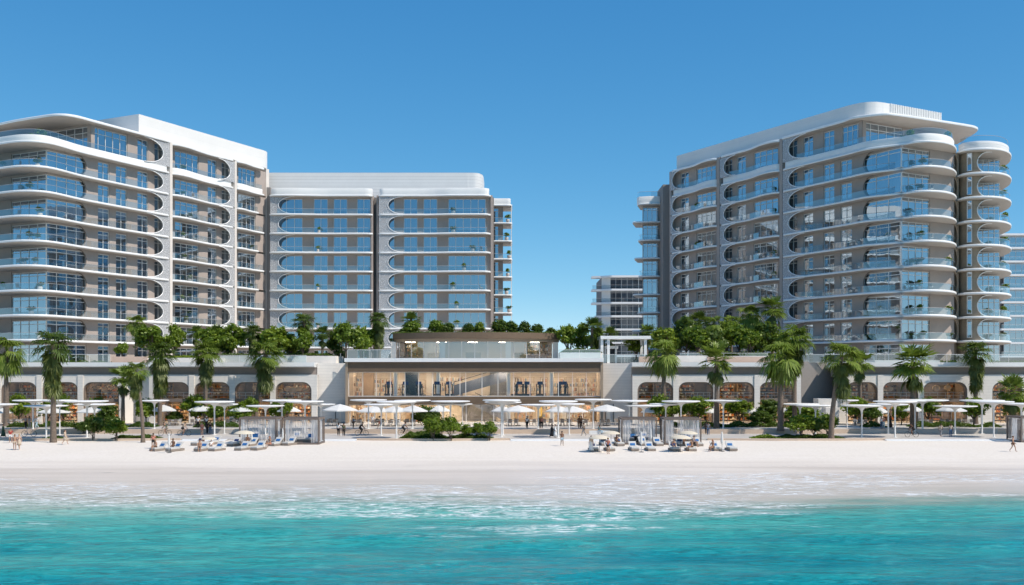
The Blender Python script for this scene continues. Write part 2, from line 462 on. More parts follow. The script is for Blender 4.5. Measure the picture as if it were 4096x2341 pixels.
def sea_z(x, y):
    wv = .07 * math.sin(y * .55 + .25 * math.sin(x * .09) * 3) + .05 * math.sin(x * .21 + y * .9) + .04 * math.sin(x * .47 - y * 1.3)
    k = max(0, min(1, (80 - y) / 14)) if y > 20 else .3
    return max(SEA + wv * k, beach_z(x, y) + .014)
ys = [-4000, -1500, -500, -100, 0, 20] + [34 + i * .8 for i in range(82)]
tag(sheet('sea', m_sea, xs, [y for y in ys if y < 98], sea_z), 'turquoise sea with broken streaks of foam at the shore', kind='structure')

# ---------------------------------------------------------------- promenade
ZL, ZU = .20, .80          # lower promenade, upper terrace
b = MB(); b.box(-400, 400, 129.2, 420, -.6, ZL)
tag(b.build('promenade', m_pave), 'pale paved promenade between the beach and the arcades', kind='structure')
b = MB(); b.box(-3000, 3000, 130.5, 6000, -.9, ZL - .35)
tag(b.build('ground', m_ground), 'flat ground behind the resort', kind='structure')
b = MB(); b.box(-400, 400, 141.0, 175, ZL + .004, ZU - .05)
b2 = MB()
tag(b.build('terrace', m_pave), 'raised dining terrace paved in pale stone', kind='structure')
def kerbline(pts, wid, z0, z1, mat, label, name='kerb'):
    o = MB(); a = offset(pts, wid)
    for i in range(len(pts) - 1):
        o.hexa([pts[i], pts[i + 1], a[i + 1], a[i]], z0, z1)
    return tag(o.build(name, mat), label, 'kerb')
# terrace edge kerb, gently waving
pts = [(-110 + i * 2.2, 140.7 - .35 * math.sin(i * .31) - .25 * math.sin(i * .13 + 1)) for i in range(101)]
kerbline(pts, -.55, ZL + .002, ZU, m_kerb, 'long pale sandstone kerb stepping up to the dining terrace')
def pz(px, D): return (XW(px, D), D)
def wavy(px0, px1, D, amp, n=24):
    return [(XW(px0, D) + (XW(px1, D) - XW(px0, D)) * i / n, D - amp * math.sin(math.pi * i / n)) for i in range(n + 1)]
for px0, px1, lab in ((-60, 720, 'low tan kerb curving along the sand below the left palms'),
                      (1425, 2040, 'low tan kerb curving round the planting bed before the clubhouse'),
                      (2830, 3545, 'low tan kerb along the sand below the right shrubs')):
    kerbline(wavy(px0, px1, 129.0, 1.0), -.6, -.1, ZL + .10, m_kerb, lab)
def steps(px0, px1, lab):
    o = MB()
    for i in range(3):
        o.box(XW(px0, 128), XW(px1, 128), 127.4 + i * .62, 129.19, -.1, .075 + i * .065)
    tag(o.build('beach_steps', m_step), lab, 'steps', 'white steps from promenade to beach')
steps(1255, 1424, 'short flight of white steps beside the left cabanas')
steps(722, 900, 'white steps beside the loungers left of the cabanas')
steps(2042, 2470, 'white steps between the clubhouse bed and right cabanas')
steps(3548, 4120, 'wide white steps below the cyclist at the far right')
# ---------------------------------------------------------------- apartment towers
ZK = [14.27 + 4.224 * k for k in range(9)]      # floor levels shared by all three towers
TH = .41
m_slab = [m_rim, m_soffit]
class Face:
    def __init__(s, O, d, side):
        l = math.hypot(*d); s.O = O; s.d = (d[0] / l, d[1] / l)
        s.n = (s.d[1] * side, -s.d[0] * side)
    def p(s, t, o): return (s.O[0] + s.d[0] * t + s.n[0] * o, s.O[1] + s.d[1] * t + s.n[1] * o)
    def p3(s, t, o, z): x, y = s.p(t, o); return (x, y, z)
    def t(s, px, o=0):
        u = (px - CX) / F; x, y = s.p(0, o)
        return -(x - u * y) / (s.d[0] - u * s.d[1])
    def box(s, b, t0, t1, o0, o1, z0, z1, mi=0):
        b.hexa([s.p(t0, o0), s.p(t1, o0), s.p(t1, o1), s.p(t0, o1)], z0, z1, mi)
def area2(poly): return sum(a[0] * b_[1] - b_[0] * a[1] for a, b_ in zip(poly, poly[1:] + poly[:1]))
def slab(b, poly, z0, z1, r=.13):
    if area2(poly) < 0: poly = poly[::-1]
    n = len(poly); rings = []
    for ins, z in ((r * 1.5, z0), (r * .45, z0 + r * .35), (0, z0 + r * 1.2), (0, z1 - r), (r * .35, z1 - r * .3), (r, z1)):
        q = offset(poly, -ins, True) if ins else poly
        rings.append([(x, y, z) for x, y in q])
    nb = len(b.f)
    b.add([p for rg in rings for p in rg],
          [tuple(range(n - 1, -1, -1)), tuple(range((len(rings) - 1) * n, len(rings) * n))] +
          [(k * n + i, k * n + (i + 1) % n, (k + 1) * n + (i + 1) % n, (k + 1) * n + i) for k in range(len(rings) - 1) for i in range(n)])
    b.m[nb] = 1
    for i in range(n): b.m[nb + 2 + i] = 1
def window(par, fr, ta, tb, z0, z1, mull, o=-.22, transom=.8, drape=None, seed=0):
    b = MB(); q = [fr.p3(ta, o, z0), fr.p3(tb, o, z0), fr.p3(tb, o, z1), fr.p3(ta, o, z1)]
    b.add(q, [(0, 1, 2, 3)])
    g = b.build('window', m_win, par, fix=False)
    b = MB(); s = .055
    for i in range(mull + 1):
        t = ta + (tb - ta) * i / mull; t = min(max(t, ta + s), tb - s)
        fr.box(b, t - s, t + s, o - .05, o + .06, z0, z1)
    for z in [z0 + s, z1 - s] + ([z0 + (z1 - z0) * transom] if transom else []):
        fr.box(b, ta, tb, o - .045, o + .055, z - s, z + s)
    b.build('frame', m_frame, g)
    rr = random.Random(seed)
    if drape is None: drape = rr.random() < .75
    if drape:
        b = MB(); W = tb - ta
        def pan(a, c):
            k = max(3, int((c - a) / .22)); pts = []
            for i in range(k + 1): pts.append(fr.p(a + (c - a) * i / k, o - .38 - (.07 if i % 2 else 0)))
            for i in range(k):
                x0, y0 = pts[i]; x1, y1 = pts[i + 1]
                b.add([(x0, y0, z0), (x1, y1, z0), (x1, y1, z1), (x0, y0, z1)], [(0, 1, 2, 3)])
        a = rr.uniform(.1, .32) * W; c = rr.uniform(.08, .42) * W
        pan(ta + .1, ta + a); pan(tb - c, tb - .1)
        b.build('curtain', m_drape, g, fix=False)
    return g
def screen(par, fr, tb, tc, a, z0, z1, o, mat=None, th=.16, trim=True, name='lattice_panel', rim=None):
    """panel between two slabs whose free side is cut to a D curve; tb = straight side, tc = apex of the curve, a = sweep"""
    zm, h = (z0 + z1) / 2, (z1 - z0) / 2; s = 1 if tb > tc else -1
    cur = []
    for i in range(25):
        th_ = math.pi * (i / 24 - .5); z = zm + h * math.sin(th_)
        cur.append((tc - s * a * (1 - abs(math.cos(th_)) ** .95), z))
    b = MB(); n = len(cur)
    # strips between the curve and the straight side
    for k in range(n - 1):
        (t0, za), (t1, zb) = cur[k], cur[k + 1]
        v = []
        for oo in (o, o - th):
            v += [fr.p3(t0, oo, za), fr.p3(tb, oo, za), fr.p3(tb, oo, zb), fr.p3(t1, oo, zb)]
        b.add(v, [(0, 1, 2, 3), (7, 6, 5, 4), (0, 3, 7, 4)])
    g = b.build(name, mat or m_screen, par)
    if trim:
        b = MB(); b.tube([fr.p3(t, o + .02, z) for t, z in cur], .085, 5)
        b.build('arch_trim', rim or m_rim, g)
    return g
def balustrade(par, line, z, h=1.12, ins=.28, sgn=-1, cut0=0, cut1=0):
    ln = offset(line, ins * sgn)[cut0:len(line) - cut1]
    b = MB()
    for (x0, y0), (x1, y1) in zip(ln, ln[1:]):
        b.add([(x0, y0, z), (x1, y1, z), (x1, y1, z + h), (x0, y0, z + h)], [(0, 1, 2, 3)])
    g = b.build('balustrade', m_bal, par, fix=False)
    b = MB(); b.tube([(x, y, z + h) for x, y in ln], .035, 4); b.build('rail', m_metal, g)
    return g
def facade(par, wallmb, coremb, fr, t0, t1, wins, z0, z1, lint=.38, o=0, depth=1.6, seed=0, trans=.8):
    """wins: (ta, tb, mullions); piers, lintels and a room wall behind"""
    edges = sorted(wins); cur = t0
    for ta, tb, mu in edges:
        if ta > cur + .02: fr.box(wallmb, cur, ta, o - .9, o, z0, z1)
        fr.box(wallmb, ta, tb, o - .9, o - .06, z1 - lint, z1)
        window(par, fr, ta, tb, z0 + .02, z1 - lint, mu, o - .22, trans, seed=seed + int(ta * 31 + z0 * 7))
        cur = tb
    if t1 > cur + .02: fr.box(wallmb, cur, t1, o - .9, o, z0, z1)
def levels(gz=9.9, top=8):
    L_ = [(gz, ZK[0] - TH, -1)]
    for k in range(top): L_.append((ZK[k], ZK[k + 1] - TH, k))
    return L_
def wave_line(fr, t0, t1, f, n=26, r0=.9, r1=.9):
    """front line of a balcony slab along a face, ends rounded"""
    out = []
    for i in range(n + 1):
        t = t0 + (t1 - t0) * i / n; o = f((t - t0) / (t1 - t0))
        for d_, r in ((t - t0, r0), (t1 - t, r1)):
            if r > 0 and d_ < r: o -= r * .55 * (1 - math.sqrt(max(0, 1 - (1 - d_ / r) ** 2)))
        out.append(fr.p(t, o))
    return out
POTS = []      # balcony pots: (x, y, z, size, where)
NTH = ['lowest', 'second', 'third', 'fourth', 'fifth', 'sixth', 'seventh', 'eighth', 'top']

# ================= left tower
A = Face((-80.9, 178.0), (.447, .894), 1)
AL = Face((-80.9, 178.0), (-.894, .447), -1)
TA = empty('apartment_tower', (-70, 200, 9.9))
tag(TA, 'tall white apartment tower at the left with a curved glazed corner and sunlit side', 'apartment tower')
wall, core, fins = MB(), MB(), MB()
tA = A.t
win1 = [(tA(392), tA(437), 2), (tA(464), tA(508), 2), (tA(550), tA(592), 2), (tA(618), tA(652), 2)]
gl1 = [(.22, tA(345), 4)]
win2 = [(tA(700), tA(795), 4), (tA(831), tA(867), 2), (tA(887), tA(918), 2)]
win3 = [(tA(953), tA(1022), 4)]
f1, f2 = tA(681, 1.5), tA(691, 1.5); g1, g2 = tA(940, 1.5), tA(948, 1.5); tend = 57.6
front1 = catmull([pz(-420, 204), pz(-260, 192), pz(-120, 180.6), pz(0, 175.8), pz(95, 173.9), pz(200, 175.4)] +
                 [A.p(5.5, 1.9), A.p(9, 1.75), A.p(16, 1.7), A.p(f1 - 1.2, 1.7)], 7) + [A.p(f1 - .5, 1.6), A.p(f1, 1.25)]
back1 = [A.p(f1, -2.6), A.p(2.5, -2.6), AL.p(40, -3)]
fb2 = lambda s: 1.55 + .75 * math.exp(-((s - .16) / .2) ** 2) - .25 * math.exp(-((s - .62) / .16) ** 2)
front2 = wave_line(A, f2, g1, fb2)
fb3 = lambda s: 1.5 + .6 * math.exp(-((s - .2) / .25) ** 2)
front3s = wave_line(A, g2, tA(1041, 1.5), fb3)
front3l = wave_line(A, g2, tA(1063, 1.5), fb3)
def back(fr, a, c): return [fr.p(c, -2.6), fr.p(a, -2.6)]
for i, (z0, z1, k) in enumerate(levels()):
    facade(TA, wall, core, A, .22, f1, gl1 + win1 if k >= 0 else [(.22, tA(345), 4)] + win1[:3], z0, z1, seed=i)
    facade(TA, wall, core, A, f2, g1, win2, z0, z1, seed=i + 50)
    facade(TA, wall, core, A, g2, tend, win3, z0, z1, seed=i + 90)
    facade(TA, wall, core, AL, .22, 40, [(.22, 9.0, 4)], z0, z1, seed=i + 120)
    if k >= 0:
        screen(TA, A, f1, tA(653, 1.4), 4.2, z0, z1, 1.4)
        screen(TA, A, g1, tA(921, 1.4), 3.4, z0, z1, 1.4)
        screen(TA, A, tA(350), tA(343), 2.2, z0, z1, .1, m_taupe, rim=m_archtrim, name='arch_panel')
for k in range(9):
    for fl, bk in ((front1, back1), (front2, back(A, f2, g1)), (front3l if k % 2 == 0 else front3s, back(A, g2, tA(1041)))):
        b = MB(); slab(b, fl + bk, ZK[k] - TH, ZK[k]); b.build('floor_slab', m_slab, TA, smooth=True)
        if k < 8:
            balustrade(TA, fl, ZK[k], cut0=0, cut1=5 if fl is front1 else 1)
# top floor upstand, glass and penthouse
for fl, bk in ((front1, back1), (front2, back(A, f2, g1)), (front3l, back(A, g2, tA(1041)))):
    b = MB(); q = offset(fl, -.4)
    slab(b, q + offset(q, -.5)[::-1], ZK[8], ZK[8] + 1.05, .05); b.build('parapet', m_white, TA, smooth=True)
    balustrade(TA, q, ZK[8] + 1.05, .95, .2, cut1=5 if fl is front1 else 1)
PZ0, PZ1 = ZK[8], 53.75
tp = tA(363)
facade(TA, wall, core, A, tp, f1, [(tp + .1, tA(510), 5)] + win1[2:], PZ0, PZ1, seed=300, lint=.3)
AP = Face(A.p(tp, 0), (-.894, .447), -1)
facade(TA, wall, core, AP, 0, 30, [(.1, 13, 6)], PZ0, PZ1, seed=330, lint=.3)
facade(TA, wall, core, A, f2, g1, win2, PZ0, PZ1 - .3, seed=360)
facade(TA, wall, core, A, g2, tend, win3, PZ0, PZ1 - .3, seed=390)
screen(TA, A, f1, tA(653, 1.4), 4.8, PZ0 + 1, PZ1, 1.4)
screen(TA, A, g1, tA(921, 1.4), 3.4, PZ0 + 1, PZ1 - .4, 1.4)
roof1 = catmull([pz(-420, 214), pz(-200, 198.5), pz(0, 187.3), pz(160, 182.0), pz(235, 180.6)] +
                [A.p(5, 1.5), A.p(10, 1.6), A.p(f1 - 1.2, 1.7)], 7) + [A.p(f1, 1.5)]
for fl, bk, z in ((roof1, [A.p(f1, -6), A.p(tp + 3, -6), AL.p(40, -9)], 54.25),
                  (front2, back(A, f2, g1), 53.95), (front3l, back(A, g2, tA(1041)), 53.9)):
    b = MB(); slab(b, fl + bk, z - .5, z); b.build('roof_slab', m_slab, TA, smooth=True)
tc0 = tA(552)
cr = catmull([A.p(tend - 4, .2), A.p(tend - .2, .1), A.p(tend + 2.0, -1.4), A.p(tend + 3.2, -4), A.p(tend + 3.6, -9)], 5)
b = MB(); b.prism([A.p(tc0, -16), A.p(tc0, .2)] + cr + [A.p(tend + 3.6, -16)], 54.3, 58.1); b.build('crown_wall', m_panel, TA)
b = MB(); b.box(*sorted((XW(360, 215), XW(420, 215))), 214, 217, 54.3, 58.0)
A.box(b, tc0 - 5, tc0 - 3, -9, -6, 54.3, 56.6); b.build('roof_plant', m_metal, TA)
for a_, c_, top in ((f1, f2, 54.0), (g1, g2, 53.7)):
    A.box(fins, a_, c_, -1.2, 1.45, 9.9, top)
A.box(fins, tend, tend + 1.0, -8, .1, 9.9, 54.2)
fins.build('fin_wall', m_fin, TA)
A.box(core, 2.2, tend, -9, -2.2, 9.9, ZK[8] - .6); A.box(core, tp + 2.2, tend, -9, -2.2, ZK[8], 53.7); AL.box(core, 2.4, 40, -12, -2.4, 9.9, ZK[8] - .6)
AP.box(core, 2.2, 30, -14, -2.2, PZ0, PZ1)
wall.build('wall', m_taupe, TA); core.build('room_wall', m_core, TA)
for k in range(8):
    n = NTH[k]
    lay = [[(150, 176.8), (10, 178)], [(118, 177), (86, 178.2)], [(160, 177)], [(120, 177.2), (150, 177.4)], [(96, 176.8), (140, 177.2)], [(160, 177), (12, 178)], [(125, 177)], [(158, 177)]][7 - k]
    for j, (px, D) in enumerate(lay):
        POTS.append((XW(px, D), D, ZK[k], 1.15 if j else 1.3, f"{'potted shrub' if j == 0 else 'smaller potted shrub'} on the {n} corner balcony of the left tower"))
    px = (735, 745, 730, 760, 737, 733, 760, 733)[k]
    x, y = A.p(tA(px, .8), .8)
    POTS.append((x, y, ZK[k], 1.05, f"potted shrub on the {n} middle-bay balcony of the left tower's sunlit side"))
    if k in (1, 3, 5):
        x, y = A.p(tA(1005, .8), .8); POTS.append((x, y, ZK[k], .9, f"potted shrub on the {n} end balcony of the left tower's sunlit side"))
for j, (px, D, s_) in enumerate(((120, 178.5, 1.25), (165, 177.6, 1.7), (22, 181, 1.4))):
    POTS.append((XW(px, D), D, ZK[8] + .4, s_, ('broad', 'tallest', 'outermost')[j] + " potted bush on the penthouse terrace of the left tower"))
x, y = A.p(tA(733, .9), .9); POTS.append((x, y, ZK[8] + .6, 1.2, "round potted bush on the top middle-bay balcony under the left tower's roof"))

# ================= centre tower
B0 = 229.0
Bf = Face((XW(1080, B0), B0), (1, 0), 1)
TB = empty('apartment_tower', (XW(1500, 236), 236, 9.9))
tag(TB, 'lower frontal apartment tower in the middle with blue windows in two bays', 'apartment tower')
wall, core, fins = MB(), MB(), MB()
tB = Bf.t
w1 = [(tB(1113), tB(1210), 3), (tB(1255), tB(1311), 2), (tB(1334), tB(1389), 2), (tB(1428), tB(1482), 2)]
w2 = [(tB(1550), tB(1578), 1), (tB(1615), tB(1670), 2), (tB(1694), tB(1749), 2), (tB(1793), tB(1943), 5)]
b1a, b1b, b2a, b2b = tB(1083), tB(1487), tB(1513), tB(1963)
ff1 = lambda s: 1.55 + .5 * math.exp(-((s - .2) / .2) ** 2) - .12 * math.exp(-((s - .55) / .12) ** 2)
ff2 = lambda s: 1.35 + .75 / (1 + math.exp(-(s - .56) * 22))
fl1 = wave_line(Bf, b1a, tB(1490, 1.5), ff1)
fl2 = wave_line(Bf, tB(1512, 1.5), b2b, ff2, n=40, r1=2.0)
Br = Face((XW(1955, 242), 242), (1, 0), 1)
rr0, rr1 = Br.t(1958), Br.t(2049)
fl3 = wave_line(Br, rr0, rr1, lambda s: 1.5, r0=0, r1=1.2)
for i, (z0, z1, k) in enumerate(levels()):
    facade(TB, wall, core, Bf, b1a, b1b, w1, z0, z1, seed=i + 500, lint=.3, trans=0)
    facade(TB, wall, core, Bf, b2a, b2b, w2, z0, z1, seed=i + 550, lint=.3, trans=0)
    facade(TB, wall, core, Br, rr0, Br.t(2012), [(Br.t(1966), Br.t(1994), 1)], z0, z1, seed=i + 600, lint=.3)
    screen(TB, Bf, b1a + .15, tB(1113, 1.3), 3.6, z0, z1, 1.25)
    screen(TB, Bf, tB(1513, 1.3) + .1, tB(1551, 1.3), 3.4, z0, z1, 1.1)
for k in range(9):
    for fl, bk in ((fl1, [Bf.p(b1b, -2.6), Bf.p(b1a, -2.6)]), (fl2, [Bf.p(b2b, -2.6), Bf.p(b2a, -2.6)]), (fl3, [Br.p(rr1, -7), Br.p(rr0, -7)])):
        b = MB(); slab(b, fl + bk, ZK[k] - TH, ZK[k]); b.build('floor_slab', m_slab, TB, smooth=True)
        if k < 8: balustrade(TB, fl, ZK[k], cut0=2, cut1=1)
for fl in (fl1, fl2, fl3):
    q = offset(fl, -.45)
    if q[3][1] < fl[3][1]: q = offset(fl, .45)
    b = MB(); slab(b, q + [(x, y + 1.2) for x, y in q[::-1]], ZK[8], ZK[8] + 1.45, .05); b.build('parapet', m_white, TB, smooth=True)
cw = [(XW(1060, 233.5), 246), (XW(1060, 233.5), 233.5)] + catmull([(XW(1870, 233.5), 233.5), (XW(1905, 233.5), 233.8), (XW(1923, 233.5), 235.2), (XW(1931, 233.5), 238), (XW(1931, 233.5), 246)], 5)
b = MB(); b.prism(cw, ZK[8] + .02, 54.1); b.build('crown_wall', m_ribbed, TB)
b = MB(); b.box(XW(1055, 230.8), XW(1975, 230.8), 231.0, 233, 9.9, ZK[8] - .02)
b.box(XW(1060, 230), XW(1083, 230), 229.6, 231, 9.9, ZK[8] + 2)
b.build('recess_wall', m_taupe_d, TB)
Bf.box(fins, b1b, b1b + .35, -1, .9, 9.9, ZK[8]); Bf.box(fins, b2b, b2b + .4, -3, .6, 9.9, ZK[8]); Bf.box(fins, b2a - .3, b2a, -1, .6, 9.9, ZK[8])
fins.build('fin_wall', m_taupe, TB)
b = MB(); Br.box(b, Br.t(2044), Br.t(2044) + .18, -1.2, 1.0, 9.9, ZK[8]); b.build('edge_post', m_white, TB)
core.box(XW(1090, 232), XW(1955, 232), 231.6, 250, 9.9, ZK[8]); Br.box(core, rr0, Br.t(2008), -10, -2.5, 9.9, ZK[8])
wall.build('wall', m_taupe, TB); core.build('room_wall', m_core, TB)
for k in range(1, 8):
    n = NTH[k]
    px = (1805, 1825, 1825, 1810, 1855, 1890, 1812, 1812)[k]
    POTS.append((XW(px, 227.8), 227.8, ZK[k], 1.25, f"potted shrub on the {n} right-bay balcony of the middle tower"))
    if k in (1, 3, 5, 6): POTS.append((XW((1276, 1272)[k % 2], 227.9), 227.9, ZK[k], 1.0, f"small potted shrub on the {n} left-bay balcony of the middle tower"))
    POTS.append((XW(2026 + 5 * (k % 3), 240.9), 240.9, ZK[k], 1.35, f"leafy pot on the {n} balcony at the far right edge of the middle tower"))

# ================= right tower
C = Face((66.9, 176.0), (-.487, .873), -1)
CG = Face((66.9, 176.0), (.873, .487), 1)
TC = empty('apartment_tower', (60, 200, 9.9))
tag(TC, 'tall white apartment tower at the right with a shaded side and round sunlit end', 'apartment tower')
wall, core, fins, drum = MB(), MB(), MB(), MB()
tC = C.t
c1 = [(tC(3189), tC(3153), 2), (tC(3252), tC(3213), 2), (tC(3337), tC(3294), 2), (tC(3407), tC(3362), 2)]
cg = [(.22, tC(3454), 3)]
c2 = [(tC(2929), tC(2898), 2), (tC(2983), tC(2948), 2), (tC(3112), tC(3015), 4)]
c3 = [(tC(2755), tC(2722), 2), (tC(2863), tC(2786), 4)]
h1, h2 = tC(3127, 1.5), tC(3117, 1.5); i1, i2 = tC(2876, 1.5), tC(2866, 1.5); j1 = tC(2679, 1.5)
fr1 = [C.p(h1, 1.2), C.p(h1 - .5, 1.6)] + catmull([C.p(h1 - 1.2, 1.7), C.p(18, 1.7), C.p(11, 1.75), C.p(6, 1.95), pz(3607, 176.5), pz(3665, 174.6), pz(3718, 174.0), pz(3775, 174.8), pz(3812, 176.9), pz(3826, 180.0), pz(3824, 183.5)], 7)
bk1 = [CG.p(16, -2.6), C.p(h1, -2.6)]
g2_ = lambda s: 1.45 + .95 * math.exp(-((s - .82) / .22) ** 2) - .2 * math.exp(-((s - .45) / .15) ** 2)
fr2 = wave_line(C, h2, i1, lambda s: g2_(1 - s))[::-1]
fr3 = wave_line(C, i2, j1, lambda s: g2_(1 - s))[::-1]
DX, DY = XW(3930, 188.5), 188.5
def drumline(rx, ry, a0, a1, n=34):
    return [(DX + rx * math.cos(a0 + (a1 - a0) * i / n), DY + ry * math.sin(a0 + (a1 - a0) * i / n)) for i in range(n + 1)]
frd = catmull([pz(3826, 183.3), pz(3850, 181.5), pz(3885, 180.4), pz(3924, 179.8), pz(3975, 179.9), pz(4015, 181.0), pz(4040, 183.4), pz(4046, 186.5), pz(4038, 191), pz(4010, 196)], 7)
bkd = [pz(3900, 200), pz(3800, 195)]
Cr = Face((XW(2650, 241), 241), (-1, 0.05), -1)
crl = [(XW(2652, 239.5), 239.5), (XW(2600, 239.2), 239.2), (XW(2562, 239.8), 239.8)]
for i, (z0, z1, k) in enumerate(levels()):
    facade(TC, wall, core, C, .22, h1, (cg + c1) if k >= 0 else cg + c1[1:], z0, z1, seed=i + 700)
    facade(TC, wall, core, C, h2, i1, c2, z0, z1, seed=i + 750)
    facade(TC, wall, core, C, i2, j1, c3, z0, z1, seed=i + 790)
    facade(TC, wall, core, CG, .22, 13.6, [(.22, 7.2, 4)], z0, z1, seed=i + 820)
    facade(TC, wall, core, Cr, .2, Cr.t(2571), [(.3, Cr.t(2572), 4)], z0, z1, seed=i + 850, lint=.15)
    if k >= 0:
        screen(TC, C, h1 - .1, tC(3153, 1.4), 4.2, z0, z1, 1.4)
        screen(TC, C, i1 - .1, tC(2894, 1.4), 3.6, z0, z1, 1.4)
        screen(TC, C, j1 - .1, tC(2688, 1.4), 3.4, z0, z1, 1.4)
        screen(TC, C, tC(3448), tC(3456), 2.2, z0, z1, .1, m_taupe, rim=m_archtrim, name='arch_panel')
for k in range(9):
    for fl, bk in ((fr1, bk1), (fr2, [C.p(h2, -2.6), C.p(i1, -2.6)]), (fr3, [C.p(i2, -2.6), C.p(j1, -2.6)]), (frd, bkd)):
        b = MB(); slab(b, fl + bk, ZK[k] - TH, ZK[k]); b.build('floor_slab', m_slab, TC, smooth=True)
        if k < 8: balustrade(TC, fl if fl is not frd else frd[20:], ZK[k], sgn=-1, cut0=4 if fl is fr1 else 1, cut1=3 if fl is fr1 else 1)
    ex = (2549, 2530, 2552, 2537, 2552, 2532, 2550, 2530, 2541)[8 - k]
    fl = [(XW(2654, 238.8), 238.8)] + catmull([(XW(2625, 238), 238.2), (XW(2590, 238.4), 238.4), (XW(ex + 6, 239.4), 239.4), (XW(ex, 241), 241)], 5)
    b = MB(); slab(b, fl + [(XW(ex + 12, 247), 247), (XW(2654, 247), 247)], ZK[k] - TH, ZK[k]); b.build('floor_slab', m_slab, TC, smooth=True)
    if k % 2 == 0 and k < 8: balustrade(TC, fl, ZK[k], sgn=1)
for fl, cl in ((fr1, 2), (fr2, 1), (fr3, 1), (frd, 1)):
    q = offset(fl, -.4)
    b = MB(); slab(b, q + offset(q, -.5)[::-1], ZK[8], ZK[8] + 1.25, .05); b.build('parapet', m_ribbed if fl is frd else m_white, TC, smooth=True)
    balustrade(TC, q, ZK[8] + 1.25, 1.0, .2, sgn=-1, cut0=4 if fl is fr1 else 1, cut1=cl)
q = [(XW(2654, 239), 239), (XW(2600, 238.7), 238.7), (XW(2556, 239.5), 239.5), (XW(2548, 241), 241)]
b = MB(); slab(b, q + [(XW(2560, 246), 246), (XW(2654, 246), 246)], ZK[8], ZK[8] + 1.6, .05); b.build('parapet', m_white, TC, smooth=True)
balustrade(TC, q, ZK[8] + 1.6, 1.1, .1, sgn=1)
# penthouse
tq = tC(3450)
facade(TC, wall, core, C, tq, h1, [(tq + .1, tC(3368), 4), c1[2], c1[1], c1[0]], PZ0, PZ1, seed=900, lint=.3)
CP = Face(C.p(tq, 0), (.873, .487), 1)
facade(TC, wall, core, CP, 0, 20, [(.1, 10.5, 5)], PZ0, PZ1, seed=930, lint=.3)
facade(TC, wall, core, C, h2, i1, c2, PZ0, PZ1 - .3, seed=950)
facade(TC, wall, core, C, i2, j1, c3, PZ0, PZ1 - .5, seed=970)
screen(TC, C, h1 - .1, tC(3153, 1.4), 4.6, PZ0 + 1.2, PZ1, 1.4)
screen(TC, C, i1 - .1, tC(2894, 1.4), 3.6, PZ0 + 1.2, PZ1 - .4, 1.4)
screen(TC, C, j1 - .1, tC(2688, 1.4), 3.4, PZ0 + 1.2, PZ1 - .4, 1.4)
roofc = [C.p(h1, 1.5)] + catmull([C.p(h1 - 1.2, 1.6), C.p(18, 1.6), C.p(tq + 3.5, 1.6), C.p(tq, 1.9), pz(3535, 180.2), pz(3600, 180.9), pz(3720, 184.0), pz(3870, 188.4), pz(3905, 190.0), pz(3912, 191.6), pz(3900, 194)], 7)
for fl, bk, z in ((roofc, [pz(3830, 203), C.p(30, -16), C.p(h1, -4)], 54.25), (fr2, [C.p(h2, -2.6), C.p(i1, -2.6)], 53.95), (fr3, [C.p(i2, -2.6), C.p(j1, -2.6)], 53.75)):
    b = MB(); slab(b, fl + bk, z - .5, z); b.build('roof_slab', m_slab, TC, smooth=True)
ct = tC(2707, -.3)
cr = [C.p(ct, -.3)] + catmull([C.p(16, -.3), C.p(12, -.3), C.p(9.3, -.9), C.p(7.9, -2.4), C.p(7.5, -4.2)], 6)
e0 = cr[-1]
cr2 = [(e0[0] + .873 * s, e0[1] + .487 * s) for s in (1.5, 15.2)]
b = MB(); b.prism(cr + cr2 + [(cr2[1][0] - .487 * 14, cr2[1][1] + .873 * 14), C.p(ct, -14)], 54.3, 57.2); b.build('crown_wall', m_panel, TC)
b = MB()
for i in range(30):
    s = 1.7 + i * .465; x, y = e0[0] + .873 * s, e0[1] + .487 * s
    b.hexa([(x, y), (x + .487 * .16, y - .873 * .16), (x + .873 * .2 + .487 * .16, y + .487 * .2 - .873 * .16), (x + .873 * .2, y + .487 * .2)], 54.3, 57.22)
b.build('crown_fins', m_white, TC)['kind'] = 'stuff'
for a_, c_, top in ((h2, h1, 54.0), (i2, i1, 53.7)):
    C.box(fins, a_, c_, -1.2, 1.45, 9.9, top)
C.box(fins, j1, j1 + .5, -3, 1.2, 9.9, 53.6)
fins.build('fin_wall', m_taupe, TC)
b = MB(); b.box(XW(2652, 234), XW(2679, 234) + .1, 234.0, 243, 9.9, 51.5); b.build('end_wall', m_taupe_d, TC)
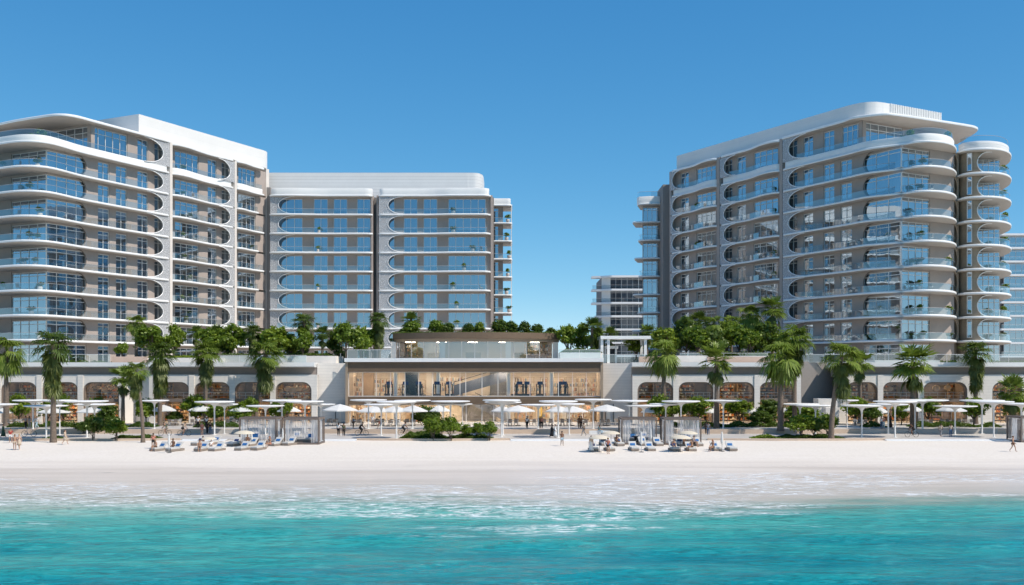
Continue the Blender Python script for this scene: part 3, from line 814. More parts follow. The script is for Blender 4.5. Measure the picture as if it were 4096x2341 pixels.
# drum: curved stone wall with an oval cut towards the open balconies
dwf = catmull([pz(3828, 184.9), pz(3848, 183.3), pz(3878, 182.1), pz(3908, 181.6), pz(3940, 181.4), pz(3975, 181.7)], 8)
dw = [q for q in dwf if q[0] <= pz(3908, 181.6)[0] + .01]
for i, (z0, z1, k) in enumerate(levels()):
    b = MB()
    for (x0, y0), (x1, y1) in zip(dw, dw[1:]):
        b.hexa([(x0, y0), (x1, y1), (x1, y1 + .5), (x0, y0 + .5)], z0, z1)
    g = b.build('drum_wall', m_drum, TC, smooth=True)
    sp = Face(pz(3866, 182.35), (XW(3890, 181.75) - XW(3866, 182.35), -.6), 1)
    window(TC, sp, .1, .95, z0 + .5, z1 - .1, 1, .12, .75, drape=False)
    # the oval-edged stone panel further round
    zm, hh = (z0 + z1) / 2, (z1 - z0) / 2; b = MB(); cur = []; xr = dw[-1][0]; yr = dw[-1][1]
    for q in range(21):
        t_ = math.pi * (q / 20 - .5); z = zm + hh * math.sin(t_)
        cur.append((XW(3909, 181.6) + (XW(3968, 181.6) - XW(3909, 181.6)) * (1 - abs(math.cos(t_)) ** .7), z))
    def dy(x):
        for (xa, ya), (xb, yb) in zip(dwf, dwf[1:]):
            if x <= xb: return ya + (yb - ya) * (x - xa) / (xb - xa)
        return dwf[-1][1]
    if k >= 0:
        for (xa, za), (xb, zb) in zip(cur, cur[1:]):
            b.add([(xr, yr, za), (xa, dy(xa), za), (xb, dy(xb), zb), (xr, yr, zb)], [(0, 1, 2, 3)])
        b.build('oval_panel', m_drum, g, smooth=False)
        b = MB(); b.tube([(x, dy(x) - .03, z) for x, z in cur], .09, 5); b.build('arch_trim', m_rim, g)
    Dg = Face((XW(3880, 187), 187), (1, .02), 1)
    window(TC, Dg, Dg.t(3886), Dg.t(3999), z0 + .02, z1 - .25, 5, 0, seed=i + 990)
    b = MB(); Dg.box(b, Dg.t(3840), Dg.t(3886), -.5, -.05, z0, z1); b.build('wall', m_taupe, TC)
core.prism([pz(3790, 190), pz(3992, 190.6), pz(3985, 200), pz(3790, 200)], 9.9, ZK[8] - .6)
# rounded bronze stub wall between the corner bay and the drum
b = MB()
for z0, z1, k in levels():
    b.prism([pz(3795, 183.5), pz(3826, 184.5), pz(3826, 188), pz(3790, 188)], z0, z1)
b.build('neck_wall', m_drum, TC)
for z0, z1, k in levels()[1:]:
    fq = Face(pz(3760, 180.5), (XW(3824, 184) - XW(3760, 180.5), 3.5), 1)
    screen(TC, fq, fq.t(3823), fq.t(3817), 1.5, z0, z1, .6, m_drum, rim=m_bronze_l, name='arch_panel')
C.box(core, 2.4, j1, -9, -2.2, 9.9, ZK[8] - .6); C.box(core, tq + 2.4, j1, -9, -2.2, ZK[8], 53.2); CG.box(core, 2.6, 14, -10, -2.2, 9.9, ZK[8] - .6); CP.box(core, 2.4, 20, -9, -2.2, PZ0, PZ1)
core.box(XW(2590, 246), XW(2652, 246), 246, 252, 9.9, ZK[8] - .6)
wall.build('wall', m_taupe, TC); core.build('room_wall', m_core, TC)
for k in range(8):
    n = NTH[k]
    lay = [[(3690, 177.2)], [(3678, 177), (3642, 177.2)], [(3640, 177)], [(3680, 177), (3795, 177.6)], [(3678, 177.2), (3648, 177), (3795, 177.4)], [(3675, 177.2)], [(3678, 177), (3645, 177.3), (3797, 177.6)], [(3690, 177), (3797, 177.6)]][7 - k]
    for j, (px, D) in enumerate(lay):
        POTS.append((XW(px, D), D, ZK[k], (1.35, 1.05, 1.2)[j], ('round potted bush', 'low spreading pot plant', 'big leafy urn')[j] + f" on the {n} round-corner balcony of the right tower"))
    POTS.append((XW(4012 + 4 * (k % 3), 184.2), 184.2, ZK[k], 1.3 + .15 * (k % 2), f"potted bush on the {n} open balcony at the right tower's outer end"))
    if k in (3, 4, 6, 7):
        x, y = C.p(tC(3098, .8), .9); POTS.append((x, y, ZK[k], 1.1, f"dark potted shrub on the {n} middle-bay balcony of the right tower's shaded side"))
    if k in (1, 5, 7):
        x, y = C.p(tC(2790, .8), .9); POTS.append((x, y, ZK[k], 1.1, f"dark potted shrub on the {n} far-bay balcony of the right tower's shaded side"))
for j, (px, D, s_) in enumerate(((3640, 178.5, 1.7), (3612, 178.2, 1.1), (3790, 178, 1.4))):
    POTS.append((XW(px, D), D, ZK[8] + .5, s_, ('tallest', 'spreading', 'outermost')[j] + " potted bush on the penthouse terrace of the right tower"))

# ================= two paler blocks far behind
def far_block(label, name, px0, px1, D, tops, roofpy, left, n0, lab_w):
    T = empty(name, (XW((px0 + px1) / 2, D), D, 0)); tag(T, label, 'apartment block')
    zr = ZW(roofpy, D)
    fa = Face((XW(px0, D), D), (1, 0), 1); Wd = XW(px1, D) - XW(px0, D)
    b = MB(); b.box(XW(px0, D), XW(px1, D), D + 1.5, D + 22, 0, zr - .3); b.build('room_wall', m_core, T)
    zz = [zr - i * 4.224 for i in range(0, 10) if zr - i * 4.224 > 3]
    for i, z in enumerate(zz):
        b = MB(); xl = XW(left, D) if (left and i in (0, 1, 2)) else XW(px0, D) - 2.2
        if left:
            b.prism([(xl, D - .2), (XW(px0, D) - .5, D - .9), (XW(px0 + 35, D), D - 2.6), (XW(px1, D), D - 2.6), (XW(px1, D), D + 4), (xl, D + 4)], z - .55, z)
        else: b.box(XW(px0, D) - 1.5, XW(px1, D), D - 2.4, D + 3, z - .55, z)
        b.build('floor_slab', m_slab, T)
        if i:
            balustrade(T, [(xl + .2, D - .4), (XW(px0, D) - .4, D - 1), (XW(px0 + 35, D), D - 2.45), (XW(px1, D), D - 2.45)] if left else [(XW(px0, D) - 1.4, D - 2.3), (XW(px1, D), D - 2.3)], z, 1.2, 0)
            zb, zt = z, zz[i - 1] - .55
            window(T, fa, .4 if not left else 2.6, Wd * .5, zb, zt, 5, 0, .85, seed=int(z * 10)); window(T, fa, Wd * .5, Wd, zb, zt, 5, 0, .85, seed=int(z * 11))
            if left:
                b = MB(); b.box(XW(px0, D), XW(px0, D) + 2.6, D - .1, D + 2, zb, zt); b.build('wall', m_white, T)
    return T
far_block('pale low apartment block far behind, beside the left edge of the right tower', 'apartment_block', 2408, 2700, 328, 0, 1105, 2367, 0, '')
far_block('dark glazed apartment block far behind the right tower at the photo edge', 'apartment_block', 4010, 4260, 321, 0, 938, None, 0, '')
# ---------------------------------------------------------------- podium arcades and clubhouse
DPW = 159.0                       # plane of the arcade walls
def arch_outline(x0, x1, zt, r, n=7):
    pts = [(x0, ZU)]
    pts += [(x0 + r - r * math.cos(math.pi / 2 * i / n), zt - r + r * math.sin(math.pi / 2 * i / n)) for i in range(n + 1)]
    pts += [(x1 - r + r * math.sin(math.pi / 2 * i / n), zt - r + r * math.cos(math.pi / 2 * i / n)) for i in range(n + 1)]
    return pts + [(x1, ZU)]
def arcade(label, px0, px1, arches, rec0, rec1, dpx0, dpx1, D=DPW, top=10.15, warm=()):
    """arches: (px0, px1); parapet spans dpx0..dpx1"""
    T = empty('retail_arcade', (XW((px0 + px1) / 2, D), D, ZU)); tag(T, label, 'retail arcade')
    X0, X1 = XW(px0, D), XW(px1, D); zt, zw = 7.1, 8.25
    b = MB(); cur = X0
    for a, c in arches:
        xa, xc = XW(a, D), XW(c, D)
        mid0 = cur
        out = arch_outline(xa, xc, zt, 1.35)
        nxt = X1
        j = arches.index((a, c))
        if j + 1 < len(arches): nxt = (xc + XW(arches[j + 1][0], D)) / 2
        poly = [(mid0, ZU - .1)] + [(x, z) if i not in (0,) else (x, ZU - .1) for i, (x, z) in enumerate(out[:-1])] + [(xc, ZU - .1), (nxt, ZU - .1), (nxt, zw), (mid0, zw)]
        b.extr([(x, D, z) for x, z in poly], (0, .55, 0)); cur = nxt
    if not arches: b.box(X0, X1, D, D + .55, ZU - .1, zw)
    # slim pilasters between the arches
    for (a, c), (a2, c2) in zip(arches, arches[1:]):
        xm = (XW(c, D) + XW(a2, D)) / 2; b.box(xm - .42, xm + .42, D - .14, D - .002, ZU, zw - .05)
    b.build('arcade_wall', m_stone, T)
    b = MB(); b.box(X0, X1, D + 1.3, D + 1.9, zw - .3, top - .6); b.box(X0, X1, D + .56, D + 1.3, zw - .3, zw - .02); b.build('recess_wall', m_taupe, T)
    P0, P1 = XW(dpx0, D), XW(dpx1, D)
    b = MB(); prof = [(D - .62, top), (D - .62, top - .62), (D - .5, top - .75), (D + 2.2, top - .75), (D + 2.2, top)]
    b.extr([(P0, y, z) for y, z in prof], (P1 - P0, 0, 0)); b.build('parapet', m_white, T)
    for a, c in arches:
        xa, xc = XW(a, D), XW(c, D)
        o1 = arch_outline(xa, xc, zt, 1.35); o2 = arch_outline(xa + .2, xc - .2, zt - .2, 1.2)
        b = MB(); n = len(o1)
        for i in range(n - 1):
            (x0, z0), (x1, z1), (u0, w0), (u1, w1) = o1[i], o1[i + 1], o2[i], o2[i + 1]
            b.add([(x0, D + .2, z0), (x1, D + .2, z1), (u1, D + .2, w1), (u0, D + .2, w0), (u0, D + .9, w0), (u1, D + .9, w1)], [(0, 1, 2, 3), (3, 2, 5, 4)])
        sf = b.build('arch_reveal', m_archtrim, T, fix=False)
        b = MB(); b.add([(x, D + .62, z) for x, z in o2], [tuple(range(len(o2)))])
        g = b.build('shop_window', m_shop, T, fix=False)
        b = MB(); xm = (xa + xc) / 2
        for x in (xa + 1.55, xm, xc - 1.55): b.box(x - .035, x + .035, D + .56, D + .66, ZU, 4.0)
        b.box(xa + .2, xc - .2, D + .55, D + .68, 4.0, 4.5); b.build('frame', m_archtrim, g)
        # room behind
        b = MB(); Y = D + 7.5
        b.box(xa - .35, xc + .35, Y, Y + .2, ZU, zw); b.box(xa - .45, xa - .35, D + .56, Y, ZU, zw); b.box(xc + .35, xc + .45, D + .56, Y, ZU, zw)
        b.box(xa - .35, xc + .35, D + .56, Y, zw - .35, zw - .3)
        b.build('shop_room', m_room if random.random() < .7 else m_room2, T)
        b = MB(); b.box(xa - .3, xc + .3, D + 1.3, Y, 4.05, 4.4); b.build('mezzanine', m_stone_p, T)
        b = MB()
        for z in (5.0, 5.45): b.tube([(xa, D + 1.4, z), (xc, D + 1.4, z)], .03, 4)
        for i in range(6): x = xa + .4 + (xc - xa - .8) * i / 5; b.tube([(x, D + 1.4, 4.4), (x, D + 1.4, 5.45)], .03, 4)
        b.build('railing', m_frame, T)
        wv = warm.get(a, 1.0) if isinstance(warm, dict) else 1
        b = MB()
        for x in (xa + 1.2, xm, xc - 1.2):
            b.box(x - .35, x + .35, D + 2.5, D + 6.3, 3.96, 4.04)
            b.box(x - (.3 if wv > 1.2 else .15), x + (.3 if wv > 1.2 else .15), D + 3, D + 6, zw - .42, zw - .36, 1)  # upper strips outside the warm arches are added to brighten the dark rooms
        b.build('ceiling_lamp', [m_lamp, m_lamp_fill], T)
    return T
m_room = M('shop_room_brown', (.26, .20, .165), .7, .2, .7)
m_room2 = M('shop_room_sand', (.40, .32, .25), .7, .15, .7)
AL1 = [(3, 148), (168, 313), (332, 476)]
AL2 = [(613, 758), (776, 921), (938, 1083), (1101, 1246)]
AR1 = [(2550, 2694), (2713, 2855), (2874, 3019), (3037, 3181)]
AR2 = [(3385, 3512), (3530, 3674), (3693, 3870)]
AR3 = [(3969, 4090)]
W_ = {332: 2, 1101: 2, 3969: 2, 3693: 1.5, 2874: 1.5}
arcade('leftmost stretch of stone arcade with three round-cornered shop openings', -420, 500, [(-160, -15)] + AL1, 0, 0, -420, 515, warm=W_)
arcade('stone arcade of four round-cornered shop openings left of the clubhouse', 596, 1268, AL2, 0, 0, 515.2, 1260, warm=W_)
arcade('stone arcade of four round-cornered shop openings right of the clubhouse', 2530, 3204, AR1, 0, 0, 2527, 3204, warm=W_)
arcade('stone arcade of three shop openings under the right tower, one wider', 3340, 3920, AR2, 0, 0, 3325, 3921, warm=W_)
arcade('warmly lit stone arcade opening at the far right photo edge', 3921.2, 4400, AR3, 0, 0, 3921.3, 4400, warm=W_)
# stepped piers beside the gaps
def blockthing(name, label, cat, mat, boxes):
    b = MB()
    for bx in boxes: b.box(*bx)
    return tag(b.build(name, mat), label, cat)
b = MB(); q = [(XW(500, DPW), DPW), (XW(540, 161), 161.2), (XW(596, DPW), DPW + .3), (XW(596, DPW), 163), (XW(500, DPW), 163)]
b.prism(q, ZU - .1, 9.38); tag(b.build('stone_pier', m_stone_p), 'plain angled stone pier between the two left arcades', 'wall')
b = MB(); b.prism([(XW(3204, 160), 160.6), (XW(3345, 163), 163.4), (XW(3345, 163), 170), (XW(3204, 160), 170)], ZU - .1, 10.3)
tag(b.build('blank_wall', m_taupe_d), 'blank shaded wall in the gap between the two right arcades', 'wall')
b = MB(); b.box(XW(3275, 156), XW(3352, 156), 156.2, 158.8, ZU, 4.6); b.box(XW(3300, 155), XW(3352, 155), 154.6, 156.19, ZU, 3.3)
tag(b.build('stepped_block', m_stone_p), 'stepped cream stone block beside the shaded gap at right', 'wall')
b = MB(); b.prism([(XW(1268, 160), 160.2), (XW(1382, 160), 161.0), (XW(1382, 160), 170), (XW(1268, 160), 170)], ZU - .1, 10.05)
tag(b.build('board_stone_wall', m_stone), 'tall pale stone wall left of the clubhouse with a diagonal shadow', 'wall')
b = MB(); b.prism([(XW(2412, 160), 161.2), (XW(2531, 160), 160.6), (XW(2531, 160), 170), (XW(2412, 160), 170)], ZU - .1, 10.05)
tag(b.build('board_stone_wall', m_stone), 'tall pale stone wall right of the clubhouse, mostly in shadow', 'wall')
for px0, px1, D, lab in ((1344, 1382, 160.1, 'grey service door beside the left end of the clubhouse'), (2424, 2452, 160.9, 'grey service door beside the right end of the clubhouse')):
    d = empty('service_door', (XW((px0 + px1) / 2, D), D, ZU)); tag(d, lab, 'door')
    b = MB(); b.box(XW(px0, D), XW(px1, D), D - .06, D - .01, ZU, ZU + 2.75); b.build('door_leaf', m_metal, d)
    b = MB(); b.box(XW(px0, D) - .1, XW(px0, D) - .01, D - .1, D, ZU, ZU + 2.85); b.box(XW(px1, D) + .01, XW(px1, D) + .1, D - .1, D, ZU, ZU + 2.85); b.build('door_frame', m_dark, d)

# ----- clubhouse
DC = 157.2
X0, X1 = XW(1382, DC), XW(2412, DC)
T = empty('clubhouse', (0, DC, ZU)); tag(T, 'wide bronze and glass clubhouse with lit rooms in the centre', 'clubhouse'); CLUB = T
b = MB(); b.box(X0 - .1, X1 + .1, DC - .5, DC + 14, 10.2, 10.78); b.build('parapet', m_white, T)
b = MB(); b.box(X0 + .2, X1 - .2, DC - .1, DC + .7, 8.68, 10.19); b.box(X0 + .1, X1 - .1, DC - .02, DC + .12, 9.3, 9.42)
b.build('fascia', m_bronze, T)
b = MB(); b.box(X0 + .2, X1 - .2, DC - .1, DC + .9, 3.68, 4.87); b.build('floor_band', m_bronze, T)
b = MB()
for s, x in ((1, X0), (-1, X1)):
    xa, xb = sorted((x, x + s * .38)); b.box(xa, xb, DC - .2, DC + 5, ZU, 10.19)
b.build('side_frame', m_bronze_l, T)
def glazing(z0, z1, D, pxs, x0, x1, mat):
    b = MB(); b.add([(x0, D, z0), (x1, D, z0), (x1, D, z1), (x0, D, z1)], [(0, 1, 2, 3)])
    g = b.build('window', mat, T, fix=False)
    b = MB()
    for px in pxs: x = XW(px, D); b.box(x - .05, x + .05, D - .08, D + .08, z0, z1)
    for z in (z0 + .06, z1 - .06): b.box(x0, x1, D - .07, D + .07, z - .05, z + .05)
    b.build('frame', m_frame, g)
up = [1395, 1450, 1505, 1562, 1620, 1675, 1730, 1800, 1840, 1863, 1928, 1992, 2055, 2120, 2177, 2234, 2290, 2345, 2402]
glazing(4.87, 8.68, DC + .45, up, X0 + .38, X1 - .38, m_shop)
lo = [1400, 1460, 1500, 1545, 1600, 1660, 1720, 1770, 1865, 1928, 1975, 2040, 2105, 2160, 2215, 2270, 2330, 2400]
glazing(ZU, 3.68, DC + .6, lo, X0 + .38, X1 - .38, m_shop)
m_inw = M('warm_interior_wall', (.70, .59, .46), .7, .1, .4)
m_inc = M('pale_interior_ceiling', (.74, .66, .56), .7, .04)
m_shelf = M('oak_shelf', (.42, .29, .18), .6, .1, 2)
m_inf = M('interior_floor', (.45, .38, .31), .5, .1)
b = MB(); b.box(X0 + .38, X1 - .38, DC + 9, DC + 9.2, ZU, 10.1); b.build('back_wall', m_inw, T)
for i, (p0, p1, z0_, z1_, mt) in enumerate(((1400, 1440, ZU, 3.7, m_shelf), (1452, 1492, 4.87, 8.6, m_shelf), (1590, 1640, 4.87, 7.4, m_inc), (1705, 1735, 4.87, 8.6, m_inc), (1850, 1985, ZU, 3.75, m_core), (1560, 1600, ZU, 3.7, m_inc), (1620, 1700, ZU, 3.2, m_shelf), (2005, 2040, ZU, 3.7, m_white), (2060, 2130, ZU, 3.3, m_shelf), (2250, 2266, ZU, 3.7, m_white), (2380, 2405, ZU, 3.7, m_shelf), (1960, 2030, 4.87, 8.7, m_core))):
    b = MB(); b.box(XW(p0, DC + 8), XW(p1, DC + 8), DC + 8.6, DC + 8.98, z0_, z1_); b.build('wall_panel', mt, T)
b = MB(); b.box(X0 + .2, X0 + .37, DC + 5, DC + 9, ZU, 10.1); b.box(X1 - .37, X1 - .2, DC + 5, DC + 9, ZU, 10.1); b.build('end_wall', m_inw, T)
b = MB(); b.box(X0 + .38, X1 - .38, DC + .95, DC + 9, 4.4, 4.86); b.build('floor', m_inf, T)
b = MB(); b.box(X0 + .38, X1 - .38, DC + .75, DC + 9, 8.72, 8.9); b.box(X0 + .38, X1 - .38, DC + .95, DC + 9, 3.8, 4.3); b.build('ceiling', m_inc, T)
for z in (8.66, 3.74):
    for i in range(9):
        x = X0 + 2.4 + (X1 - X0 - 4.8) * i / 8
        b = MB(); b.box(x - 1.1, x + 1.1, DC + 2.2, DC + 3.0, z - .05, z); b.box(x - 1.1, x + 1.1, DC + 5.6, DC + 6.4, z - .05, z); b.build('ceiling_lamp', m_lampw, T)
for px in (1582, 1753, 2034, 2206):
    b = MB(); x = XW(px, DC + 2); b.lathe([(.3, ZU), (.3, 3.8)], (x, DC + 2, 0), 12); b.lathe([(.3, 4.87), (.3, 8.72)], (x, DC + 2, 0), 12); b.build('column', m_white, T, smooth=True)
# stair flight seen through the middle of the upper glass
def stairs(xa, za, xb, zb, y, wd, mat):
    b = MB(); b.extr([(xa, y, za), (xb, y, zb), (xb, y, zb + 1.7), (xa, y, za + 1.7)], (0, wd, 0)); g = b.build('stair_flight', mat, T)
    b = MB(); b.tube([(xa, y - .05, za + 2.2), (xb, y - .05, zb + 2.2)], .05, 5); b.build('handrail', m_dark, g)
m_stairm = M('grey_stair_plaster', (.16, .165, .19), .6, .06)
stairs(XW(1815, DC + 4), 4.87, XW(2030, DC + 4), 7.3, DC + 3.4, 1.6, m_stairm)
stairs(XW(1900, DC + 4), 3.2, XW(2030, DC + 4), .75, DC + 4.2, 1.6, m_stairm)
# bookcases
m_books = []
for i, c in enumerate(((.55, .42, .28), (.72, .66, .55), (.30, .20, .13), (.25, .30, .34), (.60, .30, .18))): m_books.append(M('book_tone_%d' % i, c, .7, .1))
def bookcase(x0, x1, y, z0, z1, label, rows=4, fill=.8):
    t = empty('bookcase', ((x0 + x1) / 2, y, z0)); tag(t, label, 'bookcase', 'bookcases in the clubhouse')
    b = MB(); cols = max(1, int((x1 - x0) / .95))
    for i in range(cols + 1): x = x0 + (x1 - x0) * i / cols; b.box(x - .03, x + .03, y, y + .4, z0, z1)
    for j in range(rows + 1): z = z0 + (z1 - z0) * j / rows; b.box(x0, x1, y + .004, y + .39, z - .025, z + .025)
    b.build('shelf', m_shelf, t)
    b = MB()
    for i in range(cols):
        for j in range(rows):
            if random.random() > fill: continue
            x = x0 + (x1 - x0) * i / cols + .06; xe = x0 + (x1 - x0) * (i + 1) / cols - .06
            zz = z0 + (z1 - z0) * j / rows + .03; hh = (z1 - z0) / rows
            while x < xe - .08:
                wd = random.uniform(.06, .22); h = hh * random.uniform(.45, .85)
                if random.random() < .8: b.box(x, min(xe, x + wd), y + .08, y + .34, zz, zz + h, random.randrange(5))
                x += wd + .012
    b.build('books', m_books, t)
zup = 4.87
bookcase(XW(1495, 163), XW(1570, 163), 163.4, zup, 7.6, 'bookcase upstairs behind the left end of the clubhouse glass')
bookcase(XW(2055, 163), XW(2190, 163), 163.4, zup, 7.8, 'long bookcase upstairs right of the clubhouse stair')
bookcase(XW(2215, 163), XW(2390, 163), 163.4, zup, 7.8, 'longest bookcase upstairs at the right end of the clubhouse')
bookcase(XW(1640, 163), XW(1700, 163), 163.4, zup, 7.4, 'narrow bookcase upstairs behind the gym machines')
bookcase(XW(2170, 163), XW(2240, 163), 163.4, ZU, 3.4, 'bookcase downstairs behind the yellow panel in the clubhouse')
bookcase(XW(2270, 163), XW(2370, 163), 163.4, ZU, 3.4, 'bookcase downstairs at the right end of the clubhouse')
bookcase(XW(1430, 163), XW(1500, 163), 163.4, ZU, 3.2, 'low bookcase downstairs at the left end of the clubhouse')
bookcase(XW(1400, 163), XW(1448, 163), 163.0, zup, 7.9, 'bookcase upstairs in the left corner of the clubhouse')
bookcase(XW(1755, 163), XW(1850, 163), 163.4, zup, 8.0, 'bookcase upstairs behind the foot of the clubhouse stair')
bookcase(XW(1575, 163), XW(1625, 163), 163.0, zup, 6.6, 'low bookcase upstairs left of the dark partition')
bookcase(XW(1640, 163), XW(1710, 163), 162.6, ZU, 3.0, 'bookcase downstairs behind the tall dark clubhouse shrub')
bookcase(XW(2070, 163), XW(2130, 163), 162.6, ZU, 3.2, 'bookcase downstairs left of the yellow panel')
m_yel = M('mustard_panel', (.75, .50, .10), .6, .06)
b = MB(); b.box(XW(2150, 161), XW(2168, 161), 160.6, 160.9, ZU, 3.6); tag(b.build('yellow_panel', m_yel), 'upright mustard yellow panel inside the ground floor of the clubhouse', 'panel')
def treadmill():
    t = empty('gym_machine')
    b = MB(); b.box(-.45, .45, -.9, 1.0, .05, .28); b.build('deck', m_dark, t)
    b = MB()
    for s in (-.4, .4): b.tube([(s, -.75, .25), (s, -.95, 1.45)], .06, 5); b.tube([(s, -.95, 1.2), (s, -.2, 1.05)], .05, 5)
    b.build('upright', m_dark, t)
    b = MB(); b.box(-.32, .32, -1.03, -.92, 1.35, 1.72); b.build('console', m_navy, t)
    b = MB(); b.ball((0, .1, 1.15), .2, 7, sz=1.6); b.tube([(0, .1, .28), (0, .1, 1.0)], .13, 6); b.build('seat_column', m_dark, t, smooth=True)
    return t
tm = Proto(treadmill)
for px, rz, lab in ((1553, .2, 'dark treadmill with a lit console at the left of the clubhouse gym'), (1622, .1, 'dark gym machine beside the dark partition upstairs'),
                    (1680, -.1, 'gym machine right of the dark partition upstairs'), (1745, .15, 'gym machine upstairs just left of the stair, first of two'), (1797, 0, 'gym machine upstairs touching the foot of the stair'),
                    (2068, .3, 'gym machine upstairs right of the stair near the white column'), (2105, .1, 'second gym machine right of the clubhouse stair'),
                    (2160, 0, 'gym machine upstairs before the long bookcase'), (2238, .2, 'gym machine beside the rightmost column upstairs'), (2262, -.2, 'rightmost gym machine in the clubhouse glass')):
    tm.put((XW(px, 159.6), 159.8, zup), rz, 1.35, lab, 'gym machine', 'gym machines upstairs in the clubhouse')
b = MB(); b.box(XW(1620, 161), XW(1672, 161), 160.6, 161.0, zup, 8.6); tag(b.build('partition', m_dark), 'tall dark partition upstairs in the clubhouse gym', 'partition')

# ----- pavilion on the clubhouse roof
DV = 168.0
T = empty('roof_pavilion', (XW(1900, DV), DV, 10.8)); tag(T, 'glazed pavilion with a curved brown roof on top of the clubhouse', 'pavilion')
def arc(px0, px1, Dm, De, n=28): return [(XW(px0 + (px1 - px0) * i / n, Dm), Dm + (De - Dm) * (2 * i / n - 1) ** 2) for i in range(n + 1)]
zr = ZW(1330, 167.5)
pl = arc(1556, 2250, 166.4, 171.5); b = MB(); b.prism(pl + [(pl[-1][0], 182), (pl[0][0], 182)], zr - 1.0, zr); b.build('roof', m_bronze, T)
pl = arc(1562, 2242, 167.0, 172); b = MB(); b.prism(pl + [(pl[-1][0], 181.5), (pl[0][0], 181.5)], zr - 1.45, zr - 1.003); b.build('roof_soffit', m_bronze_l, T)
ga = arc(1586, 2212, 168.2, 172.5, 12); b = MB()
for (xa, ya), (xb, yb) in zip(ga, ga[1:]): b.add([(xa, ya, 10.8), (xb, yb, 10.8), (xb, yb, zr - 1.45), (xa, ya, zr - 1.45)], [(0, 1, 2, 3)])
g = b.build('window', m_pav, T, fix=False)
b = MB()
for x, y in ga[::1]:
    b.box(x - .05, x + .05, y - .07, y + .05, 10.8, zr - 1.46)
b.build('frame', m_frame, g)
b = MB(); b.box(XW(1566, 172), XW(1586, 172), 171.4, 173, 10.79, zr - 1.46); b.box(XW(2212, 172), XW(2232, 172), 171.6, 173, 10.79, zr - 1.46); b.build('side_pier', m_stone_p, T)
b = MB(); b.box(XW(1590, 176), XW(2210, 176), 178, 178.2, 10.8, zr - 1.46); b.build('back_wall', m_inc, T)
b = MB(); b.box(XW(1757, 170), XW(1780, 170), 170.2, 170.8, 10.8, zr - 1.47); b.box(XW(2022, 170), XW(2044, 170), 170.2, 170.8, 10.8, zr - 1.47); b.build('column', m_white, T)
b = MB(); b.box(XW(1640, 174), XW(1760, 174), 174, 174.3, 10.8, zr - 1.47); b.build('partition_wall', m_inw, T)
for i in range(5):
    b = MB(); x = XW(1640 + i * 125, 171); b.box(x - .8, x + .8, 171.5, 172.1, zr - 1.53, zr - 1.47); b.build('ceiling_lamp', m_lampw, T)
bookcase(XW(1591, 172), XW(1668, 172), 172.6, 10.8, zr - 1.7, 'bookcase at the left end of the rooftop pavilion', 4, .7)
bookcase(XW(2098, 172), XW(2208, 172), 173.0, 10.8, zr - 1.7, 'crowded bookcase at the right end of the rooftop pavilion', 4, .95)
b = MB(); b.box(XW(1862, 169), XW(1922, 169), 169.6, 170.4, 10.8, 11.9); tag(b.build('reception_desk', m_shelf), 'pale wooden reception desk behind the pavilion glass', 'desk')

# ----- podium deck, planters, terrace glass
ZD = 9.75
b = MB()
for a, c, y0 in ((-700, 515, DPW + 2.3), (515, 1262, DPW + 2.3), (2527, 3204, DPW + 2.3), (3330, 4700, DPW + 2.3)): b.box(XW(a, DPW), XW(c, DPW), y0, 300, ZD - .5, ZD)
tag(b.build('podium_deck', m_deck), 'paved garden deck on top of the arcades', kind='structure')
b = MB(); b.box(XW(1262, DPW) + .01, XW(2527, DPW) - .01, 171, 300, 9.2, 10.1); b.box(XW(3204, DPW) + .01, XW(3330, DPW) - .01, 170, 300, 9.2, ZD - .01)
tag(b.build('garden_deck', m_deck), 'garden deck behind the rooftop pavilion', kind='structure')
def tglass(px0, px1, D, z, h, lab, posts=True):
    t = empty('glass_railing', (XW((px0 + px1) / 2, D), D, z)); tag(t, lab, 'glass railing', 'glass railings along the podium roof')
    x0, x1 = XW(px0, D), XW(px1, D)
    b = MB(); b.add([(x0, D, z), (x1, D, z), (x1, D, z + h), (x0, D, z + h)], [(0, 1, 2, 3)]); b.build('glass_pane', m_bal, t, fix=False)
    b = MB(); b.box(x0, x1, D - .03, D + .03, z + h - .002, z + h + .05); k = max(1, int((x1 - x0) / 3))
    for i in range(k + 1): x = x0 + (x1 - x0) * i / k; b.box(x - .02, x + .02, D - .02, D + .02, z, z + h)
    b.build('rail', m_frame, t)
tglass(-300, 440, 161.3, 10.16, 1.25, 'glass railing on the podium roof in front of the left tower')
tglass(870, 1225, 161.3, 10.16, 1.1, 'glass railing on the roof above the arcade left of the clubhouse')
tglass(1390, 1564, 159.2, 10.79, 1.3, 'glass railing beside the left end of the rooftop pavilion')
tglass(2234, 2402, 159.2, 10.79, 1.3, 'glass railing beside the right end of the rooftop pavilion')
tglass(2408, 2590, 162, 10.16, 1.25, 'glass railing below the white rooftop pergola')
tglass(2720, 3070, 163.5, 11.2, .45, 'low glass strip above the blush planter wall at right')
tglass(3210, 4200, 161.3, 10.16, 1.25, 'long glass railing at the foot of the right tower')
def planter(px0, px1, D, dep, z0, h, mat, lab):
    b = MB(); b.box(XW(px0, D), XW(px1, D), D, D + dep, z0, z0 + h); tag(b.build('planter_wall', mat), lab, 'planter')
planter(448, 588, 162.2, .5, ZD, 1.35, m_blush, 'blush pink planter wall on the roof before the left tower')
planter(588, 880, 162.4, 6, ZD, 1.15, m_stone_p, 'pale stone planter on the roof holding the trees left of centre')
planter(880, 1345, 165, 7, ZD, 1.5, m_stone_p, 'long pale planter under the thick row of trees left of the pavilion')
planter(2556, 2700, 161.8, .5, ZD, 1.35, m_blush, 'blush pink planter wall right of the pergola')
planter(2700, 2830, 162.0, 6, ZD, 1.5, m_stone_p, 'pale stone planter under the right roof trees')
planter(2830, 3075, 161.8, .5, ZD, 1.3, m_blush, 'blush pink planter wall under the tall roof palms')
